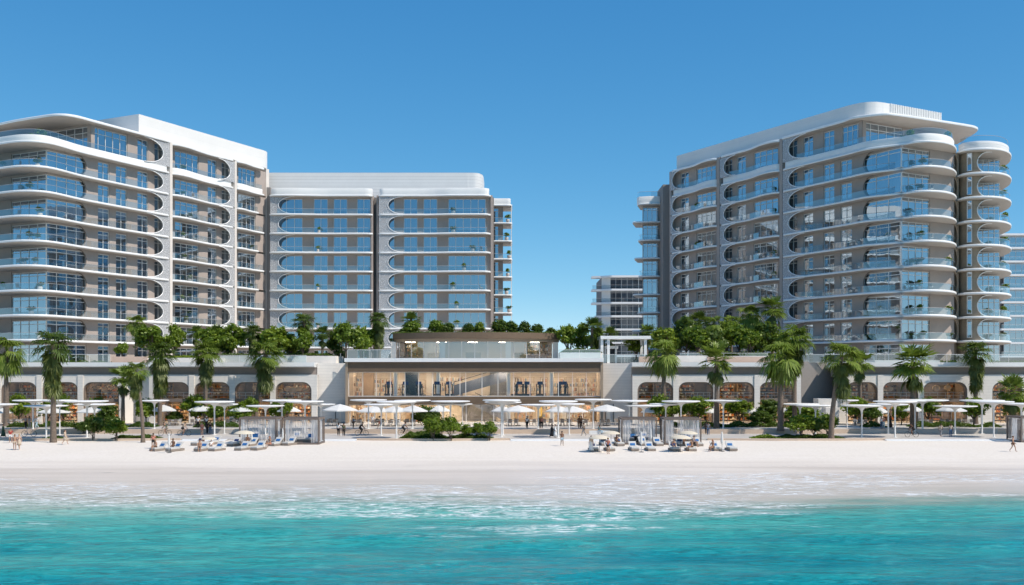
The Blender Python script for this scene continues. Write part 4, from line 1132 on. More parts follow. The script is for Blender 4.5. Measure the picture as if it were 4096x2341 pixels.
planter(2830, 3080, 164.5, 7, ZD, 1.5, m_stone_p, 'long planter holding the dense trees before the right tower')
planter(2240, 2405, 165, 6, 9.9, 1.9, m_stone_p, 'planter holding the hedge right of the pavilion')
planter(3500, 3760, 164, 4, ZD, .8, m_stone_p, 'low planter at the foot of the right tower')
# pergola
t = empty('pergola', (XW(2498, 166), 167, 10)); tag(t, 'white square-framed pergola on the roof right of the pavilion', 'pergola')
b = MB()
for px in (2408, 2434, 2582): b.box(XW(px, 166) - .22, XW(px, 166) + .22, 166, 166.5, ZD, 14.0)
for px in (2412, 2582): b.box(XW(px, 166) - .2, XW(px, 166) + .2, 171, 171.5, ZD, 14.0)
b.build('post', m_white, t)
b = MB(); b.box(XW(2402, 166), XW(2602, 166), 165.6, 172, 14.01, 14.5); b.build('roof', m_white, t)
t = empty('bar_kiosk', (XW(2440, 170), 170, 10)); tag(t, 'small white bar kiosk with a dark opening under the pergola', 'kiosk')
b = MB(); b.box(XW(2418, 169), XW(2472, 169), 168.6, 171, 12.5, 12.95); b.box(XW(2418, 169), XW(2424, 169), 168.8, 170.8, ZD, 12.49); b.box(XW(2460, 169), XW(2467, 169), 168.8, 170.8, ZD, 12.49); b.build('frame', m_white, t)
b = MB(); b.box(XW(2424, 169) + .01, XW(2460, 169) - .01, 169.6, 170.6, ZD, 12.49); b.build('opening', m_dark, t)
# hanging paper lanterns in three arches
m_lant = cloth('paper_lantern', (.85, .70, .52), .5)
def lantern():
    t = empty('paper_lantern'); b = MB(); b.ball((0, 0, 0), .5, 8, sz=.8); b.build('shade', m_lant, t, smooth=True)
    b = MB(); b.tube([(0, 0, .4), (0, 0, .95)], .015, 4); b.build('cord', m_dark, t); return t
ln = Proto(lantern)
for px, z, s_, lab in ((378, 6.2, .75, 'leftmost scalloped paper lantern in the third arch from the left'), (396, 6.15, .8, 'second paper lantern in the third arch from the left'), (420, 5.95, 1.1, 'largest low paper lantern in the third arch from the left'), (441, 6.2, .85, 'fourth paper lantern in the third arch from the left'), (458, 6.2, .7, 'rightmost paper lantern in the third arch from the left'),
                       (257, 6.1, 1.1, 'single big paper lantern in the second arch from the left'), (235, 6.3, .7, 'small paper lantern in the second arch from the left'), (1020, 6.2, .9, 'paper lantern in the arch two left of the clubhouse'),
                       (1122, 5.7, 1.0, 'left round amber lantern in the arch beside the clubhouse'), (1150, 6.0, 1.1, 'pale lantern left of the middle in the arch beside the clubhouse'), (1172, 5.8, 1.35, 'widest pale lantern hanging low in the arch beside the clubhouse'), (1200, 6.05, 1.0, 'pale lantern right of the middle in the arch beside the clubhouse'), (1222, 5.7, 1.0, 'right round amber lantern in the arch beside the clubhouse'),
                       (3745, 6.1, 1.2, 'left pale lantern in the widest right arch'), (3790, 6.2, 1.1, 'right pale lantern in the widest right arch'), (3560, 6.0, 1.0, 'pale lantern in the arch left of the widest one'), (4000, 6.3, 1.1, 'amber lantern in the far right lit arch'), (4050, 6.2, .9, 'small amber lantern in the far right lit arch')):
    ln.put((XW(px, DPW + 2.4), DPW + 2.4, z), 0, s_, lab, 'lantern', 'paper lanterns in the arches')
# shelves of goods inside the shops
m_goods = [M('goods_orange', (.55, .20, .07), .6, .1), M('goods_cream', (.72, .66, .56), .6, .1), M('goods_dark', (.12, .08, .06), .6, .1), M('goods_tan', (.45, .30, .18), .6, .1)]
def shopshelf():
    t = empty('display_shelf'); b = MB()
    for x in (-1.2, 1.2): b.box(x - .04, x + .04, 0, .5, 0, 2.4)
    for j in range(5): b.box(-1.16, 1.16, .004, .49, j * .55 + .1, j * .55 + .14)
    b.build('shelf', m_shelf, t); b = MB()
    for j in range(4):
        x = -1.1
        while x < 1.0:
            wd = random.uniform(.12, .4)
            if random.random() < .8: b.box(x, x + wd * .85, .1, .42, j * .55 + .14, j * .55 + .14 + random.uniform(.15, .42), random.randrange(4))
            x += wd
    b.build('goods', m_goods, t); return t
shp = [Proto(shopshelf) for _ in range(5)]; shn = 0
names = {3: 'leftmost', 168: 'second', 332: 'third', 613: 'fourth', 776: 'fifth', 938: 'sixth', 1101: 'seventh', 2550: 'first right-hand', 2713: 'second right-hand', 2874: 'third right-hand', 3037: 'fourth right-hand', 3385: 'narrow', 3530: 'middle right-tower', 3693: 'widest', 3969: 'far right'}
for a, c in AL1 + AL2 + AR1 + AR2 + AR3:
    for j, fr_ in enumerate((.27, .73)):
        px = a + (c - a) * fr_
        shn += 1
        if (a, j) not in ((168, 0), (613, 1), (938, 0), (2713, 1), (3693, 0), (3530, 1)): shp[shn % 5].put((XW(px, DPW + 5.4), DPW + 6.5 - 1.2 * j, 4.4), 0, 1.0, f"display shelf on the upper floor, {('left', 'right')[j]} half of the {names[a]} arch", 'shelf', 'display shelves in the shops')
        if (a, j) not in ((3, 1), (332, 0), (776, 1), (2550, 0), (3037, 1), (3693, 1)): shp[(shn * 2 + 1) % 5].put((XW(px, DPW + 6), DPW + 6.2, ZU), 0, 1.1, f"display shelf on the ground floor, {('left', 'right')[j]} half of the {names[a]} arch", 'shelf', 'display shelves in the shops')
# ---------------------------------------------------------------- trees, palms, shrubs
def rvec(n): 
    v = rng.normal(size=(n, 3)); return v / np.linalg.norm(v, axis=1, keepdims=True)
def leaves(P, Nrm, size, elong=1.7):
    """diamond leaves at P facing roughly Nrm"""
    n = len(P); t = np.cross(Nrm, rvec(n)); t /= np.linalg.norm(t, axis=1, keepdims=True) + 1e-9
    b_ = np.cross(Nrm, t); s = size * rng.uniform(.6, 1.25, (n, 1))
    bend = Nrm * s * .25
    return np.stack([P - t * s * elong * .5, P + b_ * s * .5 + bend, P + t * s * elong * .5, P - b_ * s * .5 + bend], axis=1)
def crown(blobs, nclump, per, csize, lsize):
    """leaf clumps spread over and inside a few overlapping ellipsoids"""
    B = np.array([b_[:3] for b_ in blobs]); Rr = np.array([b_[3:6] for b_ in blobs]); w_ = Rr.prod(axis=1) ** .66; w_ /= w_.sum()
    out = []
    for i in range(nclump):
        k = rng.choice(len(B), p=w_); d = rvec(1)[0]
        if d[2] < -.35 and rng.random() < .6: d[2] *= -.6
        rad = rng.uniform(.62, 1.02)
        c = B[k] + d * Rr[k] * rad
        cs = csize * rng.uniform(.6, 1.3)
        m_ = int(per * rng.uniform(.6, 1.3))
        off = rng.normal(size=(m_, 3)) * cs * .45 * np.array([1, 1, .7])
        nn = d * .8 + rvec(m_) * .9 + np.array([0, 0, .35]); nn /= np.linalg.norm(nn, axis=1, keepdims=True)
        out.append(leaves(c + off, nn, lsize))
    return np.concatenate(out)
def limbs(base, targets, r0, fork):
    b = MB(); x, y, z = base
    f = Vector((x + random.uniform(-.1, .1), y, z + fork))
    b.tube([(x, y, z - .15), (x + .03, y, z + fork * .5), f], [r0 * 1.25, r0, r0 * .85], 7)
    for t in targets:
        t = Vector(t); mid = f.lerp(t, .5) + Vector((random.uniform(-.2, .2), random.uniform(-.2, .2), -.12 * (t - f).length + .2))
        b.tube([f, mid, t], [r0 * .7, r0 * .45, r0 * .18], 5)
        for q in range(2):
            e = t + Vector((random.uniform(-.7, .7), random.uniform(-.7, .7), random.uniform(.1, .6)))
            b.tube([mid, mid.lerp(e, .6) + Vector((0, 0, .1)), e], [r0 * .35, r0 * .22, r0 * .08], 4)
    return b
def tree_proto(name, blobs, fork, r0, ncl, per, cs, ls, lm, multi=1):
    def make():
        t = empty(name)
        b = MB()
        for s in range(multi):
            bx = (random.uniform(-.25, .25) if multi > 1 else 0, random.uniform(-.2, .2) if multi > 1 else 0, 0)
            g = limbs(bx, [tuple(np.array(q[:3]) - np.array([0, 0, q[5] * .3])) for q in blobs[s::multi]], r0, fork * random.uniform(.8, 1.15)); b.add(g.v, g.f)
        b.build('trunk', m_bark, t, smooth=True, world=False)
        quadmesh('crown', crown(blobs, ncl, per, cs, ls), lm, t, world=False)
        return t
    return Proto(make)
def rblobs(n, w_, z0, z1, r, flat=.75):
    out = []
    for i in range(n):
        a = 2 * math.pi * i / n + random.uniform(-.4, .4); q = random.uniform(.25, .62) * w_
        rr = r * random.uniform(.75, 1.2); out.append((q * math.cos(a), q * math.sin(a), random.uniform(z0, z1), rr, rr, rr * flat))
    out.append((0, 0, z1 + r * .25, r * 1.05, r * 1.05, r * .8)); return out
# nominal roof tree: 5.2 wide, 5.6 high
T_round = [tree_proto('broadleaf_tree', rblobs(7, 2.4, 2.2, 4.1, 1.15), 1.1, .13, 150, 24, .60, .30, m_leaf) for _ in range(2)]
T_loose = [tree_proto('broadleaf_tree', rblobs(8, 2.6, 2.0, 4.3, .95), 1.0, .12, 105, 22, .58, .29, m_leaf) for _ in range(2)]
T_dark = [tree_proto('broadleaf_tree', rblobs(7, 2.4, 1.6, 4.1, 1.2), 1.0, .14, 150, 24, .60, .30, m_leaf_d)]
# nominal umbrella shrub: 2.9 wide, 3 high with bare stems
T_shrub = [tree_proto('umbrella_shrub', rblobs(6, 1.35, 1.45, 2.2, .68, .7), .35, .06, 150, 22, .40, .17, m_leaf if i else m_leaf, 3) for i in range(2)]
T_shrubd = [tree_proto('umbrella_shrub', rblobs(6, 1.35, 1.35, 2.2, .7, .75), .35, .06, 150, 22, .40, .17, m_leaf_d, 3)]
T_bush = [tree_proto('roof_bush', rblobs(5, 1.1, .5, 1.3, .7, .8), .2, .05, 90, 24, .42, .2, m_leaf, 2), tree_proto('roof_bush', rblobs(5, 1.1, .5, 1.3, .7, .8), .2, .05, 90, 24, .42, .2, m_leaf_d, 2)]

def frond(out, base, az, el, pet, fr_, nseg=15, droop=.5, spread=115, width=.115):
    d = np.array([math.cos(az) * math.cos(el), math.sin(az) * math.cos(el), math.sin(el)])
    side = np.array([-math.sin(az), math.cos(az), 0]); 
    base = np.array(base); hub = base + d * pet + np.array([0, 0, -droop * .25 * pet])
    el2 = el - droop * .8; d2 = np.array([math.cos(az) * math.cos(el2), math.sin(az) * math.cos(el2), math.sin(el2)])
    up = np.cross(side, d2)
    if up[2] < 0: up = -up
    s = side * .03
    out.append([base - s, base + s, hub + s, hub - s])
    for i in range(nseg):
        a = R(spread) * (2 * i / (nseg - 1) - 1) * rng.uniform(.95, 1.05); ln_ = fr_ * (1 - .25 * abs(a / R(spread))) * rng.uniform(.85, 1.1)
        dd = d2 * math.cos(a) + side * math.sin(a) + up * rng.uniform(.02, .22)
        wv = np.cross(dd, up); wv /= np.linalg.norm(wv) + 1e-9
        mid = hub + dd * ln_ * .55; tip = hub + dd * ln_ + np.array([0, 0, -droop * ln_ * rng.uniform(.35, .7)])
        out.append([hub, mid + wv * width * .7, tip, mid - wv * width * .7])
def palm_proto(kind):
    def make():
        t = empty('palm_tree')
        b = MB(); H = 10.; n = 14; lean = {'lean': 1.1}.get(kind, 0)
        pts = [(lean * (i / n) ** 2, 0, -.2 + H * i / n) for i in range(n + 1)]
        r_ = [(.30 - .10 * min(1, i / n * 1.3)) * (1.25 if i == 0 else 1) * random.uniform(.94, 1.06) for i in range(n + 1)]
        b.tube(pts, r_, 9); b.build('trunk', m_trunk, t, smooth=True, world=False)
        top = np.array([lean, 0, H - .25]); V = []
        if kind in ('drape', 'drape2', 'lean'):
            sk = []; ns = {'drape': 74, 'drape2': 60}.get(kind, 56); dep = {'drape': 4.2, 'drape2': 3.3}.get(kind, 3.4)
            for i in range(ns):
                f_ = (i / ns); z = -dep * f_ * rng.uniform(.7, 1.1)
                frond(sk, top + np.array([0, 0, z]), rng.uniform(0, 2 * math.pi), R(rng.uniform(-78, -42) if f_ > .2 else rng.uniform(-55, -20)), rng.uniform(.5, .95) * (1.15 - .45 * f_), rng.uniform(.9, 1.25), 13, .55, 75, .11)
            quadmesh('skirt', sk, m_skirt, t, world=False)
            for i in range(36 if kind != 'drape2' else 42): frond(V, top + rng.normal(size=3) * .08, rng.uniform(0, 2 * math.pi), R(rng.choice([rng.uniform(15, 70), rng.uniform(-25, 35)])), rng.uniform(.95, 1.5), rng.uniform(1.1, 1.5), 14, rng.uniform(.45, .85))
        elif kind == 'windy':
            for i in range(50): frond(V, top + rng.normal(size=3) * .1, rng.uniform(0, 2 * math.pi), R(rng.uniform(-70, 75)), rng.uniform(.8, 1.3), rng.uniform(1.1, 1.5), 14, rng.uniform(.5, .95), 85)
        else:
            for i in range(44 if kind != 'fresh2' else 36): frond(V, top + rng.normal(size=3) * .1, rng.uniform(0, 2 * math.pi), R(rng.uniform(-38, 85)), rng.uniform(.75, 1.3), rng.uniform(1.0, 1.35), 14, rng.uniform(.12, .45))
            sk = []
            for i in range(16): frond(sk, top + np.array([0, 0, -rng.uniform(.2, .9)]), rng.uniform(0, 2 * math.pi), R(rng.uniform(-75, -45)), rng.uniform(.8, 1.3), rng.uniform(.8, 1.1), 9, .5, 60)
            quadmesh('skirt', sk, m_skirt, t, world=False)
        quadmesh('crown', V, m_palm_d if kind in ('dark', 'drape') else m_palm, t, world=False)
        return t
    return Proto(make)
PK = {k: palm_proto(k) for k in ('drape', 'drape2', 'windy', 'fresh', 'fresh2', 'lean', 'dark')}
FRONT = 'palms along the promenade'
def palm(px, top, basey, wd, kind, label, D=None, zg=None, group=FRONT, rz=None, extra=1.0):
    """px of the crown, y of its top, y of the foot, width of the crown in photo pixels"""
    if zg is None: zg = ZU if basey < 1729 else ZL
    if D is None: D = min(DG(basey, zg), 156.3)
    W = wd / F * D; H = ZW(top, D) - zg
    nomw = 3.35; nomtop = 1.75 if kind in ('fresh', 'fresh2', 'dark') else 1.35
    s = W / nomw
    hz = (H - nomtop * s) / 9.75            # the trunk is stretched, the crown keeps its proportions
    lx = 1.1 * s if kind == 'lean' else 0
    o = PK[kind].put((XW(px, D) - (lx if rz != math.pi else -lx), D, zg), 0, (s, s, s), label, 'palm tree', group)
    if rz == math.pi: o.rotation_euler.z = math.pi
    elif kind != 'lean': o.rotation_euler.z = random.uniform(0, 6.28)
    ch = KIDS[PK[kind].src.name] and list(o.children)
    for c in o.children:
        if c.name.startswith('trunk'): c.scale = (extra, extra, hz / s)
        else: c.location = (0, 0, 9.75 * (hz / s - 1))
    return o
for a in ((25, 1352, 1703, 135, 'windy', 'palm with yellow-green fronds cut by the left photo edge'),
          (213, 1326, 1765, 135, 'drape', 'tall palm with a long shaggy skirt standing on the sand edge at left'),
          (492, 1458, 1700, 95, 'fresh', 'shorter thin palm behind the leaning one, between the third and fourth arches'),
          (640, 1372, 1702, 112, 'drape', 'shaggy palm with a long skirt in front of the fourth arch'),
          (823, 1372, 1700, 104, 'drape2', 'shaggy palm with a long skirt in front of the fifth arch'),
          (1062, 1372, 1690, 118, 'lean', 'palm with bright fan leaves and a dark beard between the sixth and seventh arches'),
          (2655, 1360, 1700, 130, 'windy', 'broad-crowned palm without skirt behind the left of the two right cabanas'),
          (2866, 1372, 1712, 128, 'fresh2', 'bright green palm with open crown between the second and third right arches'),
          (3122, 1368, 1719, 150, 'windy', 'thick-trunked palm with wide olive crown before the fourth right arch'),
          (3178, 1311, 1714, 120, 'drape2', 'tallest palm of the promenade, just behind the thick-trunked one'),
          (3440, 1398, 1692, 100, 'fresh', 'palm behind the leaning bearded one near the right tower'),
          (3652, 1370, 1712, 150, 'fresh', 'bright open-crowned palm over the arch left of the widest one'),
          (3903, 1368, 1692, 104, 'drape', 'dark palm with a full skirt right of the widest arch'),
          (4048, 1500, 1704, 118, 'fresh2', 'short bright palm in front of the far right lit arch')):
    palm(*a)
palm(543, 1450, 1765, 88, 'lean', 'leaning palm with a dark beard on the sand edge before the plain pier', rz=math.pi)
palm(3368, 1378, 1757, 130, 'lean', 'leaning palm with a dark beard beside the right shrubs')
ROOFP = 'palms on the podium roof'
for px, top, D, wd, kind, lab in ((1215, 1255, 168, 82, 'drape', 'dark roof palm before the left bay of the middle tower'), (1290, 1303, 167, 66, 'dark', 'dark bushy roof palm between round trees left of the pavilion'),
          (1518, 1250, 170, 74, 'drape', 'tall roof palm just left of the rooftop pavilion'), (1645, 1243, 184, 78, 'dark', 'palm rising behind the pavilion roof at its left'),
          (1012, 1301, 168, 72, 'drape', 'drooping roof palm left of the wide round tree'), (866, 1296, 172, 85, 'dark', 'dark roof palm below the second bay of the left tower'),
          (2368, 1266, 168, 90, 'dark', 'dark palm against the sky left of the pale far block'), (2440, 1303, 174, 72, 'dark', 'near-black palm behind the pergola bar'), (2588, 1294, 172, 66, 'fresh', 'green palm behind the right post of the pergola'),
          (3090, 1181, 176, 98, 'fresh', 'tallest bright roof palm before the right tower'), (2998, 1222, 178, 100, 'windy', 'shaded roof palm left of the tallest roof palm'), (2795, 1243, 182, 84, 'dark', 'dark roof palm under the far bay of the right tower'),
          (2858, 1264, 170, 80, 'windy', 'drooping roof palm in the middle of the right thicket'), (2925, 1262, 176, 74, 'windy', 'smaller drooping palm right of the middle of the right thicket'),
          (785, 1300, 170, 62, 'dark', 'slim roof palm before the fin of the left tower')):
    palm(px, top, 0, wd, kind, lab, D, ZD + .6, ROOFP)
palm(545, 1262, 0, 78, 'windy', 'lacy roof tree palm before the left tower windows', 171, ZD + .6, ROOFP)
# broadleaf trees of the roof garden
ROOFT = 'round trees on the podium roof'
ti = 0
def tree(px, top, D, wd, kind, lab, zg=None, group=ROOFT, cat='tree', nomw=4.05, nomh=4.85):
    global ti; ti += 1
    zg = ZD + 1.0 if zg is None else zg
    P = {'r': T_round, 'l': T_loose, 'd': T_dark, 's': T_shrub, 'sd': T_shrubd, 'b': T_bush[:1], 'bd': T_bush[1:]}[kind]
    if kind in ('s', 'sd'): nomw, nomh = 2.5, 2.8
    if kind in ('b', 'bd'): nomw, nomh = 2.4, 1.95
    s = wd / F * D / nomw; h = (ZW(top, D) - zg) / nomh
    return P[ti % len(P)].put((XW(px, D), D, zg), random.uniform(0, 6.28), (s, s, h), lab, cat, group)
for a in ((600, 1310, 168, 112, 'r', 'lime green roof tree, leftmost of the big round ones'), (695, 1313, 170, 84, 'l', 'loose roof tree right of the leftmost big round one'),
          (838, 1318, 167, 94, 'r', 'round roof tree above the fifth arch'), (930, 1310, 168, 96, 'r', 'round roof tree between two dark palms above the sixth arch'), (488, 1375, 165, 52, 'r', 'small bright roof tree in front of the left tower base'),
          (1110, 1320, 167, 128, 'r', 'widest round roof tree above the seventh arch'), (1075, 1330, 170, 80, 'l', 'roof tree tucked behind the left side of the widest one'),
          (1212, 1328, 166, 84, 'l', 'roof tree in front of the dark tall palm left of centre'), (1383, 1302, 167, 92, 'l', 'tall shaggy roof tree two left of the pavilion'), (1445, 1318, 168, 84, 'r', 'round roof tree beside the pavilion palm'),
          (1490, 1325, 171, 70, 'l', 'loose roof tree touching the left end of the pavilion'), (1340, 1335, 170, 60, 'd', 'dark roof tree half hidden left of the shaggy one'),
          (1160, 1345, 171, 70, 'd', 'dark roof tree behind the gap right of the widest round one'), (900, 1345, 171, 60, 'd', 'dark low roof tree below the fin of the left tower'),
          (2275, 1312, 170, 84, 'l', 'hedge-like roof tree touching the right end of the pavilion'), (2335, 1310, 171, 78, 'l', 'roof tree under the palm against the sky'), (2390, 1322, 174, 60, 'd', 'dark roof tree left of the pergola posts'),
          (2545, 1352, 172, 78, 'l', 'small roof tree seen through the pergola'),
          (2660, 1318, 168, 104, 'r', 'bright round roof tree right of the pergola'), (2745, 1282, 172, 92, 'd', 'dark tall roof tree right of the bright round one'), (2790, 1312, 167, 100, 'r', 'round roof tree over the second right arch'),
          (2862, 1330, 167, 88, 'd', 'dark roof tree in the middle of the right thicket'), (2958, 1308, 168, 110, 'r', 'broad roof tree over the third right arch'), (3052, 1302, 170, 108, 'd', 'broad dark tree at the right of the roof thicket'),
          (3128, 1335, 168, 80, 'r', 'last roof tree before the right tower wall'), (2905, 1300, 173, 84, 'l', 'loose roof tree behind the middle of the right thicket'), (3000, 1330, 166, 74, 'l', 'low roof tree below the shaded roof palm'),
          (2700, 1325, 174, 70, 'd', 'dark roof tree wedged behind the bright round one')):
    tree(*a)
PAVB = 'bushes on the pavilion roof'
zpv = zr - .1
for px, top, wd, k, lab in ((1648, 1291, 78, 'b', 'largest bush at the left of the pavilion roof'), (1615, 1313, 40, 'bd', 'low dark bush at the left tip of the pavilion roof'), (1745, 1285, 66, 'b', 'round bush on the pavilion roof before the right bay windows'), (1795, 1296, 56, 'bd', 'dark bush right of the round one on the pavilion roof'),
          (1872, 1298, 56, 'bd', 'dark bush at the middle of the pavilion roof'), (1918, 1292, 44, 'b', 'small bright bush right of the middle of the pavilion roof'), (2000, 1285, 72, 'bd', 'broad dark bush on the pavilion roof below the tower edge'), (2048, 1290, 60, 'bd', 'bush right of the broad dark one on the pavilion roof'),
          (2100, 1291, 54, 'bd', 'open bush against the sky on the pavilion roof'), (2150, 1301, 54, 'bd', 'second bush against the sky on the pavilion roof'), (2205, 1313, 40, 'bd', 'lowest bush at the right tip of the pavilion roof')):
    tree(px, top, 173.5, wd, k, lab, zpv, PAVB, 'bush')
PROM = 'umbrella shrubs on the promenade'
for px, top, basey, wd, k, lab in ((372, 1668, 1757, 92, 'sd', 'umbrella-shaped shrub, left of the pair by the leaning palm'), (468, 1682, 1757, 86, 's', 'umbrella-shaped shrub, right of the pair by the leaning palm'), (335, 1690, 1735, 70, 'sd', 'low dark shrub behind the left pair'), (450, 1668, 1728, 80, 'sd', 'dark shrub behind the right of the left pair'),
          (1702, 1629, 1715, 108, 'sd', 'tall dark shrub at the back of the clubhouse planting bed'), (1732, 1671, 1757, 84, 's', 'leftmost front shrub of the clubhouse planting bed'), (1800, 1672, 1757, 82, 's', 'second front shrub of the clubhouse planting bed'), (1762, 1680, 1752, 74, 'sd', 'shrub between the two left front ones of the clubhouse bed'),
          (1868, 1700, 1753, 60, 's', 'small shrub in the middle of the clubhouse planting bed'), (1910, 1694, 1753, 52, 's', 'loose shrub second from the right in the clubhouse bed'), (1957, 1688, 1757, 66, 's', 'rightmost mop-headed shrub of the clubhouse planting bed'),
          (3208, 1662, 1752, 108, 's', 'biggest shrub of the right group by the leaning palm'), (3255, 1672, 1750, 76, 'sd', 'shrub squeezed in the middle of the right group'), (3308, 1660, 1748, 84, 's', 'rightmost shrub of the right group, touching the leaning palm')):
    D = DG(basey, ZL + .05); tree(px, top, D, wd, k, lab, ZL, PROM, 'shrub')
SHOPT = 'small trees in front of the arcades'
for px, top, D, wd, k, lab in ((78, 1590, 153, 84, 'l', 'small tree before the leftmost arch'), (190, 1610, 154, 66, 'l', 'small tree left of the big palm, second arch'), (252, 1592, 153, 58, 'l', 'slim small tree right of the big palm, second arch'), (395, 1598, 154, 70, 'l', 'small open tree before the third arch'), (430, 1625, 151, 70, 'd', 'low dark tree before the third arch'),
          (585, 1600, 152, 84, 'r', 'small round tree against the plain angled pier'), (785, 1590, 153, 92, 'r', 'small tree between the fourth and fifth arches'), (868, 1612, 152, 78, 'r', 'small tree before the fifth arch'), (965, 1620, 152, 84, 'r', 'round small tree left of the cabanas before the sixth arch'), (1002, 1598, 155, 64, 'l', 'tree top above the parasol before the sixth arch'), (1108, 1610, 153, 70, 'l', 'small tree behind the left cabana'),
          (1148, 1605, 151, 40, 'l', 'thin small tree rising behind the left cabana'), (2640, 1592, 152, 96, 'l', 'small tree behind the first right cabana'), (2688, 1615, 154, 64, 'l', 'thin small tree between the right cabanas'), (2785, 1600, 152, 112, 'l', 'broad small tree behind the second right cabana'),
          (2956, 1606, 153, 104, 'l', 'small tree before the third right arch'), (3072, 1608, 152, 92, 'd', 'dark small tree left of the thick palm'), (3205, 1622, 149, 130, 'r', 'round tree under the long canopy in the shaded gap'), (3420, 1600, 154, 100, 'l', 'small tree before the narrow arch'), (3482, 1620, 152, 80, 'd', 'dark crooked tree right of the narrow arch'),
          (3606, 1620, 153, 70, 'l', 'small open tree before the arch left of the widest one'), (3712, 1600, 153, 92, 'l', 'small tree right of the open-crowned palm'), (3895, 1602, 152, 98, 'l', 'crooked small tree right of the widest arch'), (4062, 1595, 152, 84, 'l', 'small tree before the far right lit arch'), (3040, 1650, 148, 90, 'd', 'grey-green bush before the third right arch'), (700, 1650, 153, 60, 'd', 'low dark bush behind the fourth arch parasol')):
    tree(px, top, D, wd, k, lab, ZU, SHOPT)
# low planting: nobody could count its leaves
def bed(px0, px1, D0, D1, z, h, lab, n, lm=None, amp=0):
    x0, x1 = XW(px0, (D0 + D1) / 2), XW(px1, (D0 + D1) / 2)
    P = np.stack([rng.uniform(x0, x1, n), rng.uniform(D0, D1, n), np.zeros(n)], 1)
    e = np.minimum(1, np.minimum(P[:, 0] - x0, x1 - P[:, 0]) / 1.2)
    hh = h * e * (.45 + .55 * np.abs(np.sin(P[:, 0] * 1.3) * np.cos(P[:, 0] * .47 + P[:, 1])))
    P[:, 2] = z + hh * rng.random(n) ** .6
    nn = rvec(n) + np.array([0, -.2, .8]); nn /= np.linalg.norm(nn, axis=1, keepdims=True)
    o = quadmesh('ground_cover', leaves(P, nn, .16), lm or m_leaf_d); tag(o, lab, 'ground cover', kind='stuff')
bed(455, 640, 129.6, 132, ZL, .45, 'dark green ground cover in the sand-edge bed by the leaning palm', 2600)
bed(180, 260, 129.8, 132, ZL, .35, 'ground cover round the foot of the tall left palm', 900)
bed(1600, 1790, 129.4, 132.5, ZL, .85, 'grey-green low planting at the left front of the clubhouse bed', 3600)
bed(1780, 1972, 129.4, 132, ZL, .6, 'low planting at the right front of the clubhouse bed', 3000)
bed(1650, 1760, 138, 140.5, ZL, .7, 'low hedge at the back left of the clubhouse bed', 1600)
bed(3005, 3120, 129.6, 132, ZL, .5, 'bright ground cover at the left of the right sand-edge bed', 1800, m_leaf)
bed(3110, 3370, 129.8, 132.5, ZL, .5, 'dark ground cover round the right group of shrubs', 3400)
for px0, px1, lab in ((40, 150, 'leftmost'), (150, 330, 'second from the left'), (300, 500, 'third from the left'), (515, 625, 'fourth from the left'), (780, 960, 'before the fifth and sixth arches'), (2660, 2900, 'behind the right cabanas'), (2900, 3190, 'before the last two right arches'), (3450, 3540, 'before the narrow arch'), (3640, 3900, 'before the widest arch'), (3920, 3990, 'at the far right')):
    bed(px0, px1, 146, 149, ZU, .8, f'low dark hedge on the terrace edge, {lab}', int((px1 - px0) * 13))
bed(-100, 460, 163.5, 166, ZD, .9, 'low planting behind the glass at the foot of the left tower', 3500)
bed(3480, 4200, 165, 168, ZD, .9, 'low planting at the foot of the right tower', 4500)
bed(590, 880, 162.6, 167, ZD + 1.1, .5, 'grassy planting under the roof trees left of centre', 3000, m_leaf)
bed(880, 1345, 165.2, 171, ZD + 1.5, .6, 'planting under the thick row of roof trees', 4000)
bed(2840, 3080, 164.7, 171, ZD + 1.5, .8, 'undergrowth in the right roof planter', 3600)
bed(2240, 2404, 165.2, 170, 11.8, .9, 'undergrowth in the planter right of the pavilion', 2400)
bed(1570, 2236, 169.5, 176, zr, .3, 'green planting on the pavilion roof', 3500)
# balcony pots
def potproto(v):
    def make():
        t = empty('potted_plant'); b = MB()
        b.lathe([(.20, 0), (.30, .12), (.34, .38), (.31, .55), (.26, .55), (.24, .48)], n=12); b.build('pot', m_pot, t, smooth=True, world=False)
        bl = [(0, 0, 1.05, .36, .36, .4), (.18, .1, .95, .25, .25, .25), (-.2, -.05, 1.0, .25, .25, .28)] if v == 0 else [(0, 0, .85, .5, .45, .28), (.25, 0, .95, .25, .25, .2), (-.25, .1, .8, .25, .25, .2)]
        quadmesh('foliage', crown(bl, 26, 14, .2, .12), m_leaf_d if v else m_leaf, t, world=False)
        b = MB(); b.tube([(0, 0, .5), (.02, 0, .95)], .03, 5); b.build('stem', m_bark, t, world=False); return t
    return Proto(make)
PP = [potproto(0), potproto(1)]
for i, (x, y, z, s, lab) in enumerate(POTS):
    PP[1 if ('low' in lab or 'spreading' in lab or i % 3 == 2) else 0].put((x, y, z), random.uniform(0, 6.28), s, lab, 'potted plant', 'potted plants on the tower balconies')
